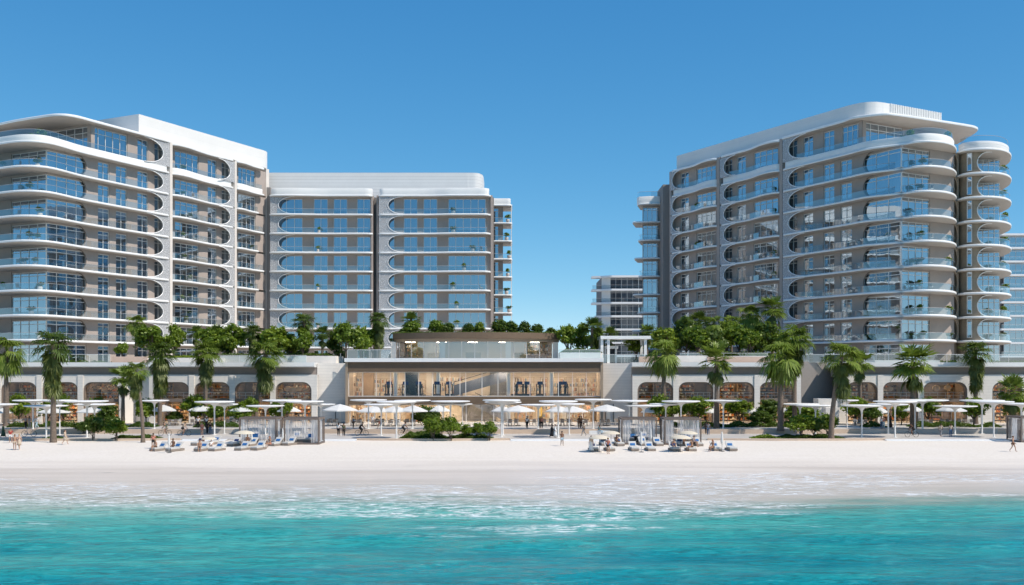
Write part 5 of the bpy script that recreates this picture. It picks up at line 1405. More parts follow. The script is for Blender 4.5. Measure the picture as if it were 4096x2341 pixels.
# ---------------------------------------------------------------- disc canopies, parasols, cabanas, loungers, tables, bicycles
def place_name(px):
    L_ = [(85, 'the leftmost arch'), (160, 'the pier after the leftmost arch'), (250, 'the second arch from the left'), (325, 'the pier before the third arch'), (420, 'the third arch from the left'), (490, 'the edge of the plain pier'), (570, 'the plain angled pier'), (640, 'the fourth arch'), (700, 'the right half of the fourth arch'), (770, 'the pier before the fifth arch'), (850, 'the fifth arch'), (925, 'the pier after the fifth arch'), (1000, 'the sixth arch'), (1050, 'the sixth arch and the bearded palm'), (1110, 'the left cabana'), (1180, 'the arch beside the clubhouse'), (1235, 'the second cabana'), (1300, 'the end of the left arcade'), (1380, 'the left stone wall')]
    L_ += [(1470, 'the left end of the clubhouse'), (1540, 'the left part of the clubhouse'), (1620, 'the clubhouse gym'), (1700, 'the tall dark clubhouse shrub'), (1790, 'the front clubhouse shrubs'), (1870, 'the small middle clubhouse shrub'), (1960, 'the mop-headed shrub'), (2050, 'the clubhouse right of its planting bed'), (2130, 'the clubhouse near the yellow panel'), (2200, 'the yellow panel'), (2260, 'the clubhouse right half'), (2330, 'the right part of the clubhouse'), (2400, 'the right end of the clubhouse'), (2470, 'the right stone wall'), (2540, 'the right stone wall and first right cabana'), (2620, 'the first right cabana'), (2680, 'the gap between the right cabanas'), (2760, 'the second right cabana'), (2830, 'the palm between the second and third right arches'), (2900, 'the third right arch'), (2980, 'the right half of the third right arch'), (3100, 'the thick-trunked palm'), (3190, 'the biggest right shrub'), (3280, 'the shaded gap'), (3360, 'the leaning right palm'), (3410, 'the narrow arch'), (3480, 'the right edge of the narrow arch'), (3560, 'the arch left of the widest one'), (3620, 'the bright open-crowned palm'), (3720, 'the left of the widest arch'), (3800, 'the middle of the widest arch'), (3870, 'the right of the widest arch'), (3950, 'the pier before the far right arch'), (4200, 'the far right lit arch')]
    for x, n in L_:
        if px < x: return n
    return L_[-1][1]
def uniq(lab, alts):
    if lab not in USED: return lab
    for a in alts:
        if f'{a} {lab}' not in USED: return f'{a} {lab}'
    return lab
def canopy_make():
    t = empty('disc_canopy')
    b = MB(); b.lathe([(.05, 4.02), (.9, 4.06), (1.6, 4.12), (2.35, 4.2), (2.68, 4.27), (2.7, 4.33), (2.64, 4.38), (1.4, 4.41), (.02, 4.42)], n=36); b.build('disc', m_white, t, smooth=True, world=False)
    b = MB(); b.lathe([(.30, 0), (.30, .03), (.11, .04), (.095, 2.8), (.11, 3.3), (.17, 3.65), (.34, 3.9), (.62, 4.03), (.95, 4.09)], n=14); b.build('post', m_white, t, smooth=True, world=False)
    return t
PC = Proto(canopy_make)
CAN = [(132, 1602, 1724, 152), (239, 1603, 1740, 130), (185, 1624, 1755, 168), (-5, 1618, 1738, 150), (348, 1606, 1750, 164), (378, 1618, 1731, 158), (618, 1603, 1728, 112), (858, 1608, 1740, 156), (898, 1618, 1736, 108),
       (1128, 1602, 1722, 154), (1062, 1624, 1738, 152), (1220, 1607, 1736, 150), (1284, 1618, 1726, 114), (1474, 1601, 1724, 148), (1525, 1619, 1743, 138), (1586, 1608, 1755, 160), (1650, 1603, 1728, 146), (1802, 1606, 1727, 158), (1775, 1617, 1724, 72), (1850, 1617, 1725, 80),
       (2006, 1602, 1748, 152), (2012, 1610, 1742, 148), (2153, 1620, 1728, 148), (2233, 1606, 1751, 156), (2277, 1617, 1740, 124), (2373, 1599, 1722, 148), (2517, 1604, 1728, 150), (2575, 1623, 1732, 156), (2663, 1617, 1728, 130), (2724, 1606, 1730, 154), (2893, 1603, 1716, 150), (3200, 1617, 1730, 152), (3262, 1623, 1742, 150),
       (3389, 1602, 1724, 88), (3447, 1623, 1750, 160), (3553, 1618, 1735, 156), (3580, 1607, 1750, 168), (3690, 1601, 1722, 198), (3820, 1625, 1738, 168), (3928, 1603, 1732, 168), (3975, 1608, 1750, 152), (4085, 1616, 1730, 160), (3660, 1604, 1730, 120)]
for px, dy_, by, wd in sorted(CAN):
    zg = ZU if by < 1729 else ZL
    D = DG(by, zg)
    if zg == ZU: D = max(D, 141.6)
    else: D = min(D, 140.2)
    s = wd / F * D / 5.4; h = (ZW(dy_, D) - zg) / 4.3
    row = 'front-row' if by > 1745 else ('back-row' if by < 1729 else 'middle-row')
    lab = uniq(f'white {row} disc canopy before {place_name(px)}', ['narrow', 'right-hand', 'further'])
    PC.put((XW(px, D), D, zg), random.uniform(0, 6), (s, s, h), lab, 'canopy', 'disc canopies along the promenade')
def parasol_make(kind):
    def make():
        t = empty('parasol')
        if kind == 'square':
            b = MB(); r = 2.05; top = (0, 0, 3.35)
            ring = []
            for i in range(8):
                a = math.pi / 4 * i; rr = r if i % 2 == 0 else r * 1.0
                ring.append((rr * math.cos(a) * 1.12, rr * math.sin(a) * 1.12, 2.42 + (.0 if i % 2 == 0 else .05)))
            mid = [(x * .5, y * .5, 2.98) for x, y, z in ring]
            vs = [top] + mid + ring + [(x * 1.01, y * 1.01, z - .16) for x, y, z in ring]
            fs = [(0, 1 + i, 1 + (i + 1) % 8) for i in range(8)] + [(1 + i, 9 + i, 9 + (i + 1) % 8, 1 + (i + 1) % 8) for i in range(8)] + [(9 + i, 17 + i, 17 + (i + 1) % 8, 9 + (i + 1) % 8) for i in range(8)]
            b.add(vs, fs); b.build('canopy', m_canvas, t, world=False, fix=False)
            b = MB(); b.tube([(0, 0, 0), (0, 0, 3.45)], .045, 6); b.build('pole', m_metal, t, world=False)
            b = MB()
            for i in range(8): x, y, z = ring[i]; b.tube([(0, 0, 3.2), (x * .97, y * .97, z - .03)], .018, 4)
            b.build('ribs', m_metal, t, world=False)
            b = MB(); b.lathe([(.4, 0), (.4, .08), (.1, .1)], n=10); b.build('base', m_dark, t, world=False)
        elif kind == 'beach':
            b = MB(); b.lathe([(1.62, 2.02), (1.6, 2.08), (1.45, 2.2), (1.1, 2.36), (.6, 2.48), (.02, 2.54)], n=16)
            m_ = b.build('canopy', m_canvas_c, t, world=False, smooth=True)
            b = MB(); b.tube([(0, 0, 0), (0, 0, 2.62)], .035, 6); b.build('pole', m_dark, t, world=False)
            b = MB(); b.lathe([(.32, 0), (.32, .06), (.07, .09)], n=10); b.build('base', m_dark, t, world=False)
        else:
            b = MB(); b.lathe([(.05, .95), (.13, 1.0), (.17, 1.3), (.13, 1.75), (.10, 2.2), (.05, 2.5), (.02, 2.55)], n=9); b.build('canopy', m_canvas, t, world=False, smooth=True)
            b = MB(); b.tube([(0, 0, 0), (0, 0, 2.65)], .035, 6); b.build('pole', m_metal, t, world=False)
            b = MB(); b.lathe([(.3, 0), (.3, .06), (.06, .09)], n=10); b.build('base', m_dark, t, world=False)
        return t
    return Proto(make)
PS, PB, PCL = parasol_make('square'), parasol_make('beach'), parasol_make('closed')
for px, ty, wd in ((8, 1630, 110), (216, 1628, 150), (371, 1626, 150), (655, 1618, 118), (808, 1617, 134), (965, 1619, 128), (1155, 1621, 118), (1360, 1615, 142), (1497, 1622, 146), (1580, 1622, 120), (1652, 1620, 120), (1755, 1620, 96), (2008, 1622, 90), (2072, 1620, 138), (2235, 1622, 110), (2287, 1622, 132), (2426, 1617, 146), (2605, 1626, 86), (2838, 1628, 74), (3008, 1630, 70), (3147, 1628, 76), (3520, 1628, 70), (3643, 1618, 100), (3805, 1618, 124)):
    D = 150.5 if wd > 100 else 152.5
    if px < 1200: D = 152.5; wd *= .86
    s = wd / F * D / 4.6; h = (ZW(ty, D) - ZU) / 3.4
    PS.put((XW(px, D), D, ZU), random.uniform(-.15, .15), (s, s, h), uniq(f'white square parasol on the terrace before {place_name(px)}', ['right-hand', 'smaller']), 'parasol', 'white parasols on the dining terrace')
for px, ty, by, lab in ((836, 1746, 1795, 'cream beach umbrella, leftmost of the open ones'), (977, 1722, 1786, 'cream beach umbrella between the leftmost one and the left cabana'), (2398, 1738, 1806, 'front cream umbrella over the sunbeds left of the first right cabana'), (2444, 1724, 1782, 'rear cream umbrella touching the first right cabana'), (2722, 1737, 1805, 'front cream umbrella before the second right cabana'), (2752, 1724, 1785, 'rear cream umbrella before the second right cabana')):
    D = DG(by, .02); s = (ZW(ty, D) - .02) / 2.54
    PB.put((XW(px, D), D, beach_z(XW(px, D), D)), random.uniform(0, 1), (s * 1.0, s * 1.0, s), lab, 'beach umbrella', 'open beach umbrellas')
for px, ty, by, lab in ((676, 1728, 1808, 'closed white umbrella between the two leftmost sunbeds'), (1007, 1722, 1783, 'closed white umbrella before the left cabana'), (1131, 1712, 1780, 'closed white umbrella between the two left cabanas'), (2565, 1722, 1806, 'closed white umbrella before the first right cabana'), (2603, 1712, 1782, 'closed white umbrella beside the right post of the first right cabana'), (2888, 1722, 1803, 'closed white umbrella between the two rightmost sunbeds')):
    D = DG(by, .02); s = (ZW(ty, D) - .02) / 2.6
    PCL.put((XW(px, D), D, beach_z(XW(px, D), D)), 0, (s * 1.1, s * 1.1, s), lab, 'beach umbrella', 'closed beach umbrellas')
def cabana_make(side):
    def make():
        t = empty('beach_cabana'); W, Dp, H = 4.3, 3.6, 3.05
        b = MB(); b.box(-W / 2 - .1, W / 2 + .1, -.1, Dp + .1, -.15, .12); b.build('platform', m_cabwood, t, world=False)
        for x, y in ((-W / 2, 0), (W / 2, 0), (-W / 2, Dp), (W / 2, Dp)):
            b = MB(); b.box(x - .08, x + .08, y - .08, y + .08, .121, H - .22); b.build('post', m_cabwood, t, world=False)
        b = MB()
        for y in (0, Dp): b.box(-W / 2 - .08, W / 2 + .08, y - .08, y + .08, H - .219, H)
        for x in (-W / 2, W / 2): b.box(x - .08, x + .08, .081, Dp - .081, H - .219, H - .002)
        b.build('beam', m_cabwood, t, world=False)
        b = MB()
        for i in range(8): y = .25 + i * (Dp - .5) / 7; b.box(-W / 2 + .09, W / 2 - .09, y - .05, y + .05, H - .2, H - .03)
        b.build('roof_slats', m_cabwood, t, world=False)['kind'] = 'stuff'
        x = W / 2 * side
        b = MB()
        for i in range(22): z = .35 + i * (H - .75) / 21; b.box(x - .05, x + .05, .1, 1.0, z - .035, z + .035); b.box(x - .05, x + .05, Dp - 1.0, Dp - .1, z - .035, z + .035)
        b.build('louvre', m_cabwood, t, world=False)['kind'] = 'stuff'
        def curtain(x0, y0, x1, y1):
            b = MB(); L_ = math.hypot(x1 - x0, y1 - y0); k = int(L_ / .07); pts = []
            for i in range(k + 1):
                f_ = i / k; o = .05 * math.sin(i * 1.35) + .02 * math.sin(i * .5)
                pts.append((x0 + (x1 - x0) * f_ - (y1 - y0) / L_ * o, y0 + (y1 - y0) * f_ + (x1 - x0) / L_ * o))
            for i in range(k):
                (a, c), (d, e) = pts[i], pts[i + 1]
                b.add([(a, c, .15), (d, e, .15), (d * .98 + .02 * x0, e, H - .22), (a * .98 + .02 * x0, c, H - .22)], [(0, 1, 2, 3)])
            b.build('curtain', m_curtain, t, world=False, fix=False)
        curtain(-W / 2 + .12, .12, -W / 2 + .95, .12); curtain(W / 2 - .95, .12, W / 2 - .12, .12); curtain(-W / 2 + .12, Dp - .12, -.5, Dp - .12); curtain(.3, Dp - .12, W / 2 - .12, Dp - .12)
        curtain(-.35, Dp * .5, .45, Dp * .55)
        curtain(x - .12 * side, 1.05, x - .12 * side, Dp - 1.05); curtain(-x + .12 * side, .3, -x + .12 * side, 1.6)
        return t
    return Proto(make)
CB = {1: cabana_make(1), -1: cabana_make(-1)}
for px0, px1, by, side, lab in ((959, 1103, 1776, 1, 'left beach cabana with white curtains behind the blue-pillow sunbeds'), (1138, 1274, 1778, 1, 'second beach cabana with open curtains and louvred right side'), (2488, 2625, 1778, -1, 'first right beach cabana with gathered curtains and a dark table'), (2660, 2803, 1779, -1, 'second right beach cabana behind the two cream umbrellas'), (4086, 4235, 1770, -1, 'beach cabana cut off by the right photo edge')):
    D = DG(by, .05); w_ = (px1 - px0) / F * D
    CB[side].put((XW((px0 + px1) / 2, D), D, .08), 0, (w_ / 4.3, 1, 1.02), lab, 'cabana', 'beach cabanas')
def lounger_make(pm):
    def make():
        t = empty('sun_lounger')
        b = MB(); b.box(-.42, .42, -1.0, 1.0, .03, .26); b.build('base', m_wicker, t, world=False)
        b = MB(); b.extr([(-.40, -.98, .262), (-.40, -.98, .38), (-.40, -.9, .41), (-.40, .22, .41), (-.40, .28, .262)], (.8, 0, 0)); b.build('mattress', m_cush, t, world=False)
        b = MB(); b.extr([(-.41, .29, .27), (-.41, .25, .40), (-.41, .78, .95), (-.41, .90, .88)], (.82, 0, 0)); b.build('backrest', m_cush, t, world=False)
        b = MB(); b.extr([(-.26, .33, .52), (-.26, .39, .48), (-.26, .57, .70), (-.26, .49, .76)], (.52, 0, 0)); g = b.build('pillow', pm, t, world=False)
        return t
    return Proto(make)
LB, LN = lounger_make(m_blue), lounger_make(m_navy)
BEACH = 'sun loungers on the sand'
for px, by, rz, nv, lab in ((637, 1806, -.5, 0, 'leftmost sun lounger with a blue pillow, under the man in brown'), (700, 1807, -.45, 0, 'sun lounger right of the leftmost closed umbrella'), (795, 1786, -.3, 1, 'rear lounger under the leftmost open umbrella'), (808, 1806, -.25, 0, 'front left lounger under the leftmost open umbrella'), (868, 1806, -.35, 0, 'front right lounger under the leftmost open umbrella'), (858, 1782, -.3, 0, 'rear right lounger beside the leftmost open umbrella'),
                            (938, 1788, -.3, 1, 'lounger with a dark pillow left of the left cabana'), (970, 1804, -.3, 0, 'front lounger with a bright pillow before the left cabana post'), (1034, 1803, -.3, 0, 'front lounger right of it before the left cabana'), (1005, 1788, -.3, 0, 'lounger beside the sitting man before the left cabana'), (1104, 1788, -.35, 0, 'lounger under the red-haired woman before the left cabana'), (1158, 1786, -.35, 0, 'empty lounger at the left corner of the second cabana'),
                            (1022, 1764, 0, 0, 'lounger with a blue pillow inside the left cabana'), (1185, 1762, 0, 0, 'lounger with a blue pillow inside the second cabana'),
                            (2373, 1806, .1, 1, 'front left lounger with a navy pillow beneath the front right umbrella'), (2415, 1786, .1, 1, 'rear lounger with a navy pillow behind the sunbathing pair'), (2437, 1806, .15, 0, 'lounger behind the standing bather under the front umbrella'), (2476, 1788, .15, 0, 'lounger under the woman beside the first right cabana'), (2534, 1805, .1, 0, 'front lounger with a bright pillow left of the closed umbrella, first right cabana'), (2600, 1805, .1, 0, 'front lounger right of the closed umbrella, first right cabana'), (2572, 1786, .1, 0, 'rear lounger in front of the first right cabana'), (2632, 1787, .1, 0, 'lounger between the two right cabanas'),
                            (2696, 1806, .1, 1, 'front left lounger before the second right cabana'), (2762, 1806, .1, 0, 'front right lounger before the second right cabana'), (2722, 1788, .1, 1, 'rear left lounger before the second right cabana'), (2790, 1788, .1, 0, 'rear right lounger at the corner of the second right cabana'), (2862, 1805, .1, 0, 'lounger under the lone sitting woman at right'), (2924, 1805, .1, 0, 'rightmost empty lounger with a bright blue pillow'), (2580, 1765, .1, 0, 'lounger with a blue pillow inside the first right cabana')):
    z0 = .24 if 'inside' in lab else .02
    D = DG(by - 3, z0) + .8
    (LN if nv else LB).put((XW(px, D), D, z0 if z0 > .1 else beach_z(XW(px, D), D) - .01), rz, 1.02, lab, 'sun lounger', BEACH)
def daybed_make():
    t = empty('daybed')
    b = MB(); b.box(-1.0, 1.0, -.8, .8, 0, .3); b.build('base', m_wicker, t, world=False)
    b = MB(); b.box(-.97, .97, -.77, .77, .301, .48); b.build('mattress', m_cush, t, world=False)
    for x in (-.5, .45):
        b = MB(); b.extr([(x - .35, .45, .481), (x - .35, .6, .481), (x - .35, .76, .9), (x - .35, .62, .93)], (.7, 0, 0)); b.build('cushion', m_blue if x > 0 else m_cush, t, world=False)
    return t
PDB = Proto(daybed_make)
for px, lab in ((1000, 'pale daybed inside the left beach cabana'), (1225, 'pale daybed inside the second beach cabana'), (2520, 'pale daybed inside the first right beach cabana'), (2735, 'pale daybed inside the second right beach cabana')):
    PDB.put((XW(px, 124.3), 124.3, .205), 0, 1, lab, 'daybed', 'daybeds in the beach cabanas')
b = MB(); b.lathe([(.35, 0), (.3, .05), (.12, .3), (.2, .62), (.5, .68), (.5, .74)], n=14); o = b.build('pedestal_table', m_dark, None, smooth=True); o.location = (XW(2546, 122.5), 123.4, .2); tag(o, 'dark pedestal table inside the first right cabana', 'table')
def table_make():
    t = empty('dining_table')
    b = MB(); b.box(-.8, .8, -.45, .45, .70, .75); b.build('tabletop', m_canvas, t, world=False)
    for x in (-.68, .68):
        for y in (-.35, .35):
            b = MB(); b.box(x - .03, x + .03, y - .03, y + .03, 0, .699); b.build('leg', m_frame, t, world=False)
    return t
def chair_make():
    t = empty('dining_chair')
    b = MB(); b.box(-.25, .25, -.25, .25, .42, .5); b.build('seat', m_cush, t, world=False)
    b = MB(); b.extr([(-.25, .2, .5), (-.25, .27, .5), (-.25, .36, .95), (-.25, .29, .95)], (.5, 0, 0)); b.build('backrest', m_wicker, t, world=False)
    for x in (-.22, .22):
        for y in (-.22, .22):
            b = MB(); b.tube([(x, y, .42), (x * 1.08, y * 1.08, 0)], .022, 4); b.build('leg', m_wicker, t, world=False)
    return t
PT, PCH = Proto(table_make), Proto(chair_make)
for px, D in ((700, 151), (790, 151), (1330, 151), (1425, 150), (1515, 150.5), (1575, 149), (1640, 151), (2052, 150), (2125, 151), (2190, 150), (2262, 150.5), (2330, 149.5), (2420, 150), (2480, 151), (3440, 151), (3700, 151), (3790, 150.5), (3860, 151.5), (385, 151), (930, 151), (60, 151)):
    x = XW(px, D); nm = place_name(px)
    lab = uniq(f'white-topped dining table before {nm}', ['second', 'third'])
    PT.put((x, D, ZU), random.uniform(-.1, .1), 1.05, lab, 'table', 'dining tables on the terrace')
    for q, (dx, dy2, rz, w_) in enumerate(((-.45, -.85, math.pi, 'near left'), (.45, -.85, math.pi, 'near right'), (-.45, .85, 0, 'far left'), (.45, .85, 0, 'far right'))):
        PCH.put((x + dx, D + dy2, ZU), rz + random.uniform(-.2, .2), 1, uniq(f'{w_} chair at the dining table before {nm}', ['second', 'third']), 'chair', 'dining chairs on the terrace')
m_tyre = M('bike_tyre', (.02, .02, .02), .7); m_bike = M('bike_frame', (.05, .05, .06), .4); m_bikeb = M('blue_bike_frame', (.04, .09, .16), .4)
def bike_make(fm):
    def make():
        t = empty('bicycle')            # rides towards -Y
        for y in (-.52, .52):
            b = MB(); b.tube([(0, y + .33 * math.cos(a), .34 + .33 * math.sin(a)) for a in [2 * math.pi * i / 20 for i in range(20)]], .025, 5, closed=True); w_ = b.build('wheel', m_tyre, t, world=False)
            b = MB()
            for i in range(6): a = math.pi * i / 6; b.tube([(0, y - .31 * math.cos(a), .34 - .31 * math.sin(a)), (0, y + .31 * math.cos(a), .34 + .31 * math.sin(a))], .004, 3)
            b.build('spokes', m_metal, w_, world=False)
        b = MB()
        for p_ in ([(0, .52, .34), (0, .12, .34), (0, -.36, .82), (0, .22, .80), (0, .12, .34)], [(0, .52, .34), (0, .22, .80), (0, .26, .95)], [(0, -.52, .34), (0, -.36, .82), (0, -.33, .98)]):
            b.tube(p_, .02, 5)
        b.build('frame', fm, t, world=False)
        b = MB(); b.tube([(-.27, -.3, 1.0), (0, -.36, 1.0), (.27, -.3, 1.0)], .016, 5); b.build('handlebar', m_dark, t, world=False)
        b = MB(); b.box(-.07, .07, .14, .4, .95, 1.0); b.build('saddle', m_dark, t, world=False)
        return t
    return Proto(make)
BK, BKB = bike_make(m_bike), bike_make(m_bikeb)

# garden chairs on the balconies
for k in range(1, 8):
    n = NTH[k]
    PCH.put((XW(70, 176.6), 176.9, ZK[k]), 2.6 + .3 * k, 1.25, f"chair on the {n} corner balcony of the left tower", 'chair', 'chairs on the tower balconies')
    x, y = A.p(tA(775, .8), .9); PCH.put((x, y, ZK[k]), 2 + k, 1.2, f"chair on the {n} middle-bay balcony of the left tower", 'chair', 'chairs on the tower balconies')
    PCH.put((XW(3725, 176), 176.2, ZK[k]), 1 + .7 * k, 1.25, f"chair on the {n} round-corner balcony of the right tower", 'chair', 'chairs on the tower balconies')
    if k % 2: PCH.put((XW(1925, 227.8), 227.9, ZK[k]), .6 * k, 1.2, f"chair on the {n} right-bay balcony of the middle tower", 'chair', 'chairs on the tower balconies')
    x, y = C.p(tC(3060, .8), .9); PCH.put((x, y, ZK[k]), 2 + k, 1.2, f"chair on the {n} middle-bay balcony of the right tower", 'chair', 'chairs on the tower balconies')
# ---------------------------------------------------------------- people
def jointset(**kw):
    J = {'pel': (0, 0, .96), 'spi': (0, 0, 1.12), 'che': (0, -.01, 1.32), 'nck': (0, .0, 1.46), 'hlo': (0, -.012, 1.55), 'hmi': (0, -.02, 1.63), 'hto': (0, -.01, 1.71)}
    for s, n in ((1, 'r'), (-1, 'l')):
        J.update({'sh' + n: (s * .17, .0, 1.41), 'el' + n: (s * .225, .03, 1.14), 'wr' + n: (s * .245, -.05, .90), 'hip' + n: (s * .09, 0, .91), 'kn' + n: (s * .10, -.02, .50), 'an' + n: (s * .10, .02, .09), 'to' + n: (s * .12, -.16, .035)})
    J.update(kw); return J
POSE = {
    'stand': jointset(),
    'akimbo': jointset(elr=(.34, .06, 1.16), wrr=(.19, -.07, 1.0), ell=(-.26, .0, 1.15), wrl=(-.22, -.2, 1.02), knl=(-.12, -.08, .5)),
    'walk': jointset(knr=(.09, -.2, .52), anr=(.09, -.26, .10), tor=(.10, -.43, .07), knl=(-.09, .08, .5), anl=(-.09, .32, .16), tol=(-.09, .22, .035), elr=(.22, .14, 1.16), wrr=(.22, .1, .93), ell=(-.22, -.08, 1.15), wrl=(-.2, -.26, .98)),
    'sit': jointset(pel=(0, .05, .50), spi=(0, .1, .66), che=(0, .06, .87), nck=(0, .03, 1.01), hlo=(0, 0, 1.1), hmi=(0, -.02, 1.18), hto=(0, -.01, 1.26), shr=(.17, .05, .96), shl=(-.17, .05, .96), elr=(.24, -.06, .72), ell=(-.24, -.06, .72), wrr=(.16, -.28, .62), wrl=(-.16, -.28, .62), hipr=(.09, 0, .47), hipl=(-.09, 0, .47), knr=(.12, -.42, .5), knl=(-.12, -.42, .5), anr=(.12, -.44, .09), anl=(-.12, -.44, .09), tor=(.13, -.62, .035), tol=(-.13, -.62, .035)),
    'recline': jointset(pel=(0, .1, .52), spi=(0, .26, .62), che=(0, .44, .8), nck=(0, .55, .93), hlo=(0, .58, 1.02), hmi=(0, .58, 1.1), hto=(0, .60, 1.18), shr=(.17, .5, .89), shl=(-.17, .5, .89), elr=(.27, .28, .68), ell=(-.27, .28, .68), wrr=(.16, .05, .68), wrl=(-.16, .05, .68), hipr=(.09, .06, .5), hipl=(-.09, .06, .5), knr=(.11, -.33, .72), knl=(-.1, -.4, .56), anr=(.11, -.62, .46), anl=(-.1, -.82, .47), tor=(.12, -.74, .52), tol=(-.11, -.88, .6)),
    'cycle': jointset(pel=(0, .27, 1.06), spi=(0, .2, 1.21), che=(0, .02, 1.38), nck=(0, -.08, 1.5), hlo=(0, -.12, 1.58), hmi=(0, -.15, 1.66), hto=(0, -.14, 1.74), shr=(.17, -.02, 1.43), shl=(-.17, -.02, 1.43), elr=(.24, -.16, 1.2), ell=(-.24, -.16, 1.2), wrr=(.23, -.3, 1.06), wrl=(-.23, -.3, 1.06), hipr=(.09, .22, 1.02), hipl=(-.09, .22, 1.02), knr=(.11, -.12, .84), knl=(-.11, -.02, .66), anr=(.11, .06, .5), anl=(-.11, .14, .26), tor=(.12, -.1, .44), tol=(-.12, -.02, .2)),
}
RAD = {'pel': (.15, .11), 'spi': (.135, .095), 'che': (.155, .105), 'nck': (.058, .058), 'hlo': (.068, .075), 'hmi': (.082, .098), 'hto': (.066, .078), 'sh': (.062, .062), 'el': (.042, .042), 'wr': (.028, .028), 'hip': (.088, .088), 'kn': (.058, .058), 'an': (.038, .038), 'to': (.035, .028)}
def skin(verts, edges, rads, root, sub=1):
    me = bpy.data.meshes.new('skeleton'); me.from_pydata(verts, edges, [])
    o = bpy.data.objects.new('skeleton', me); col.objects.link(o)
    m_ = o.modifiers.new('skin', 'SKIN'); m_.use_smooth_shade = True
    if not me.skin_vertices: me.attributes.new('skin', 'FLOAT', 'POINT')
    for i, sv in enumerate(me.skin_vertices[0].data): sv.radius = rads[i]; sv.use_root = (i == root)
    if sub: s_ = o.modifiers.new('sub', 'SUBSURF'); s_.levels = sub; s_.render_levels = sub
    bpy.context.view_layer.update()
    dg = bpy.context.evaluated_depsgraph_get()
    new = bpy.data.meshes.new_from_object(o.evaluated_get(dg))
    bpy.data.objects.remove(o); bpy.data.meshes.remove(me)
    return new
def person_meshes(pose):
    J = POSE[pose]; names = list(J); idx = {n: i for i, n in enumerate(names)}
    V = [J[n] for n in names]; Rd = [RAD[n] if n in RAD else RAD[n[:-1]] for n in names]
    E = [('pel', 'spi'), ('spi', 'che'), ('che', 'nck'), ('nck', 'hlo'), ('hlo', 'hmi'), ('hmi', 'hto')]
    for n in 'rl': E += [('che', 'sh' + n), ('sh' + n, 'el' + n), ('el' + n, 'wr' + n), ('pel', 'hip' + n), ('hip' + n, 'kn' + n), ('kn' + n, 'an' + n), ('an' + n, 'to' + n)]
    E = [(idx[a], idx[b_]) for a, b_ in E]
    def add(p, r, par): V.append(tuple(p)); Rd.append(r if isinstance(r, tuple) else (r, r)); E.append((par, len(V) - 1)); return len(V) - 1
    for n, s in (('r', 1), ('l', -1)):     # palm, four fingers and thumb
        w_ = Vector(J['wr' + n]); f_ = (w_ - Vector(J['el' + n])).normalized(); a_ = f_.cross(Vector((s, 0, .001))).normalized()
        pm_ = add(w_ + f_ * .075, (.034, .018), idx['wr' + n])
        for q, ln_ in enumerate((.062, .075, .07, .052)):
            k = add(w_ + f_ * .115 + a_ * (q - 1.5) * .021, .0095, pm_); add(w_ + f_ * (.115 + ln_) + a_ * (q - 1.5) * .024 - Vector((s * .018, 0, 0)), .0075, k)
        k = add(w_ + f_ * .06 - a_ * .045, .011, pm_); add(w_ + f_ * .10 - a_ * .062, .009, k)
    h = Vector(J['hmi'])
    add(h + Vector((0, -.115, -.015)), (.014, .018), idx['hmi'])
    for s in (1, -1): add(h + Vector((s * .098, .012, -.01)), (.012, .024), idx['hmi'])
    body = skin(V, E, Rd, idx['pel'])
    # eyes and mouth as small dark facets on the face
    bm = bmesh.new(); bm.from_mesh(body); n0 = len(bm.faces)
    for c, r in ((h + Vector((.034, -.088, .018)), .011), (h + Vector((-.034, -.088, .018)), .011), (h + Vector((0, -.085, -.055)), .014)):
        g = bmesh.ops.create_uvsphere(bm, u_segments=6, v_segments=4, radius=r, matrix=Matrix.Translation(c))
    bm.faces.ensure_lookup_table()
    for f in bm.faces[n0:]: f.material_index = 1
    bm.to_mesh(body); bm.free()
    def part(ns, grow, ends=()):
        vi = [n for n in ns]; vs = [Vector(J[n]) for n in vi]; rd = [tuple(x + grow for x in (RAD[n] if n in RAD else RAD[n[:-1]])) for n in vi]; es = []
        for a, b_ in (('pel', 'spi'), ('spi', 'che')):
            if a in vi and b_ in vi: es.append((vi.index(a), vi.index(b_)))
        for n in 'rl':
            for a, b_ in (('che', 'sh' + n), ('pel', 'hip' + n), ('sh' + n, 'el' + n), ('hip' + n, 'kn' + n), ('kn' + n, 'an' + n)):
                if a in vi and b_ in vi: es.append((vi.index(a), vi.index(b_)))
        for a, b_, f_ in ends:
            vs.append(Vector(J[a]).lerp(Vector(J[b_]), f_)); r0 = RAD[a] if a in RAD else RAD[a[:-1]]; r1 = RAD[b_] if b_ in RAD else RAD[b_[:-1]]
            rd.append(tuple(x + (y - x) * f_ + grow * 1.2 for x, y in zip(r0, r1))); es.append((vi.index(a), len(vs) - 1))
        return skin([tuple(v) for v in vs], es, rd, 0)
    out = {'body': body}
    out['shirt'] = part(['pel', 'spi', 'che', 'shr', 'shl'], .018, (('shr', 'elr', .6), ('shl', 'ell', .6)))
    out['robe_top'] = part(['pel', 'spi', 'che', 'shr', 'shl', 'elr', 'ell'], .024, (('elr', 'wrr', .85), ('ell', 'wrl', .85)))
    out['bikini_top'] = part(['che'], .012, (('che', 'spi', .45),))
    out['shorts'] = part(['pel', 'hipr', 'hipl'], .018, (('hipr', 'knr', .6), ('hipl', 'knl', .6)))
    out['briefs'] = part(['pel', 'hipr', 'hipl'], .012, (('hipr', 'knr', .12), ('hipl', 'knl', .12)))
    out['trousers'] = part(['pel', 'hipr', 'hipl', 'knr', 'knl'], .020, (('knr', 'anr', .9), ('knl', 'anl', .9)))
    b = MB(); sp, pl_ = Vector(J['spi']), Vector(J['pel']); kn = (Vector(J['knr']) + Vector(J['knl'])) / 2; an = (Vector(J['anr']) + Vector(J['anl'])) / 2
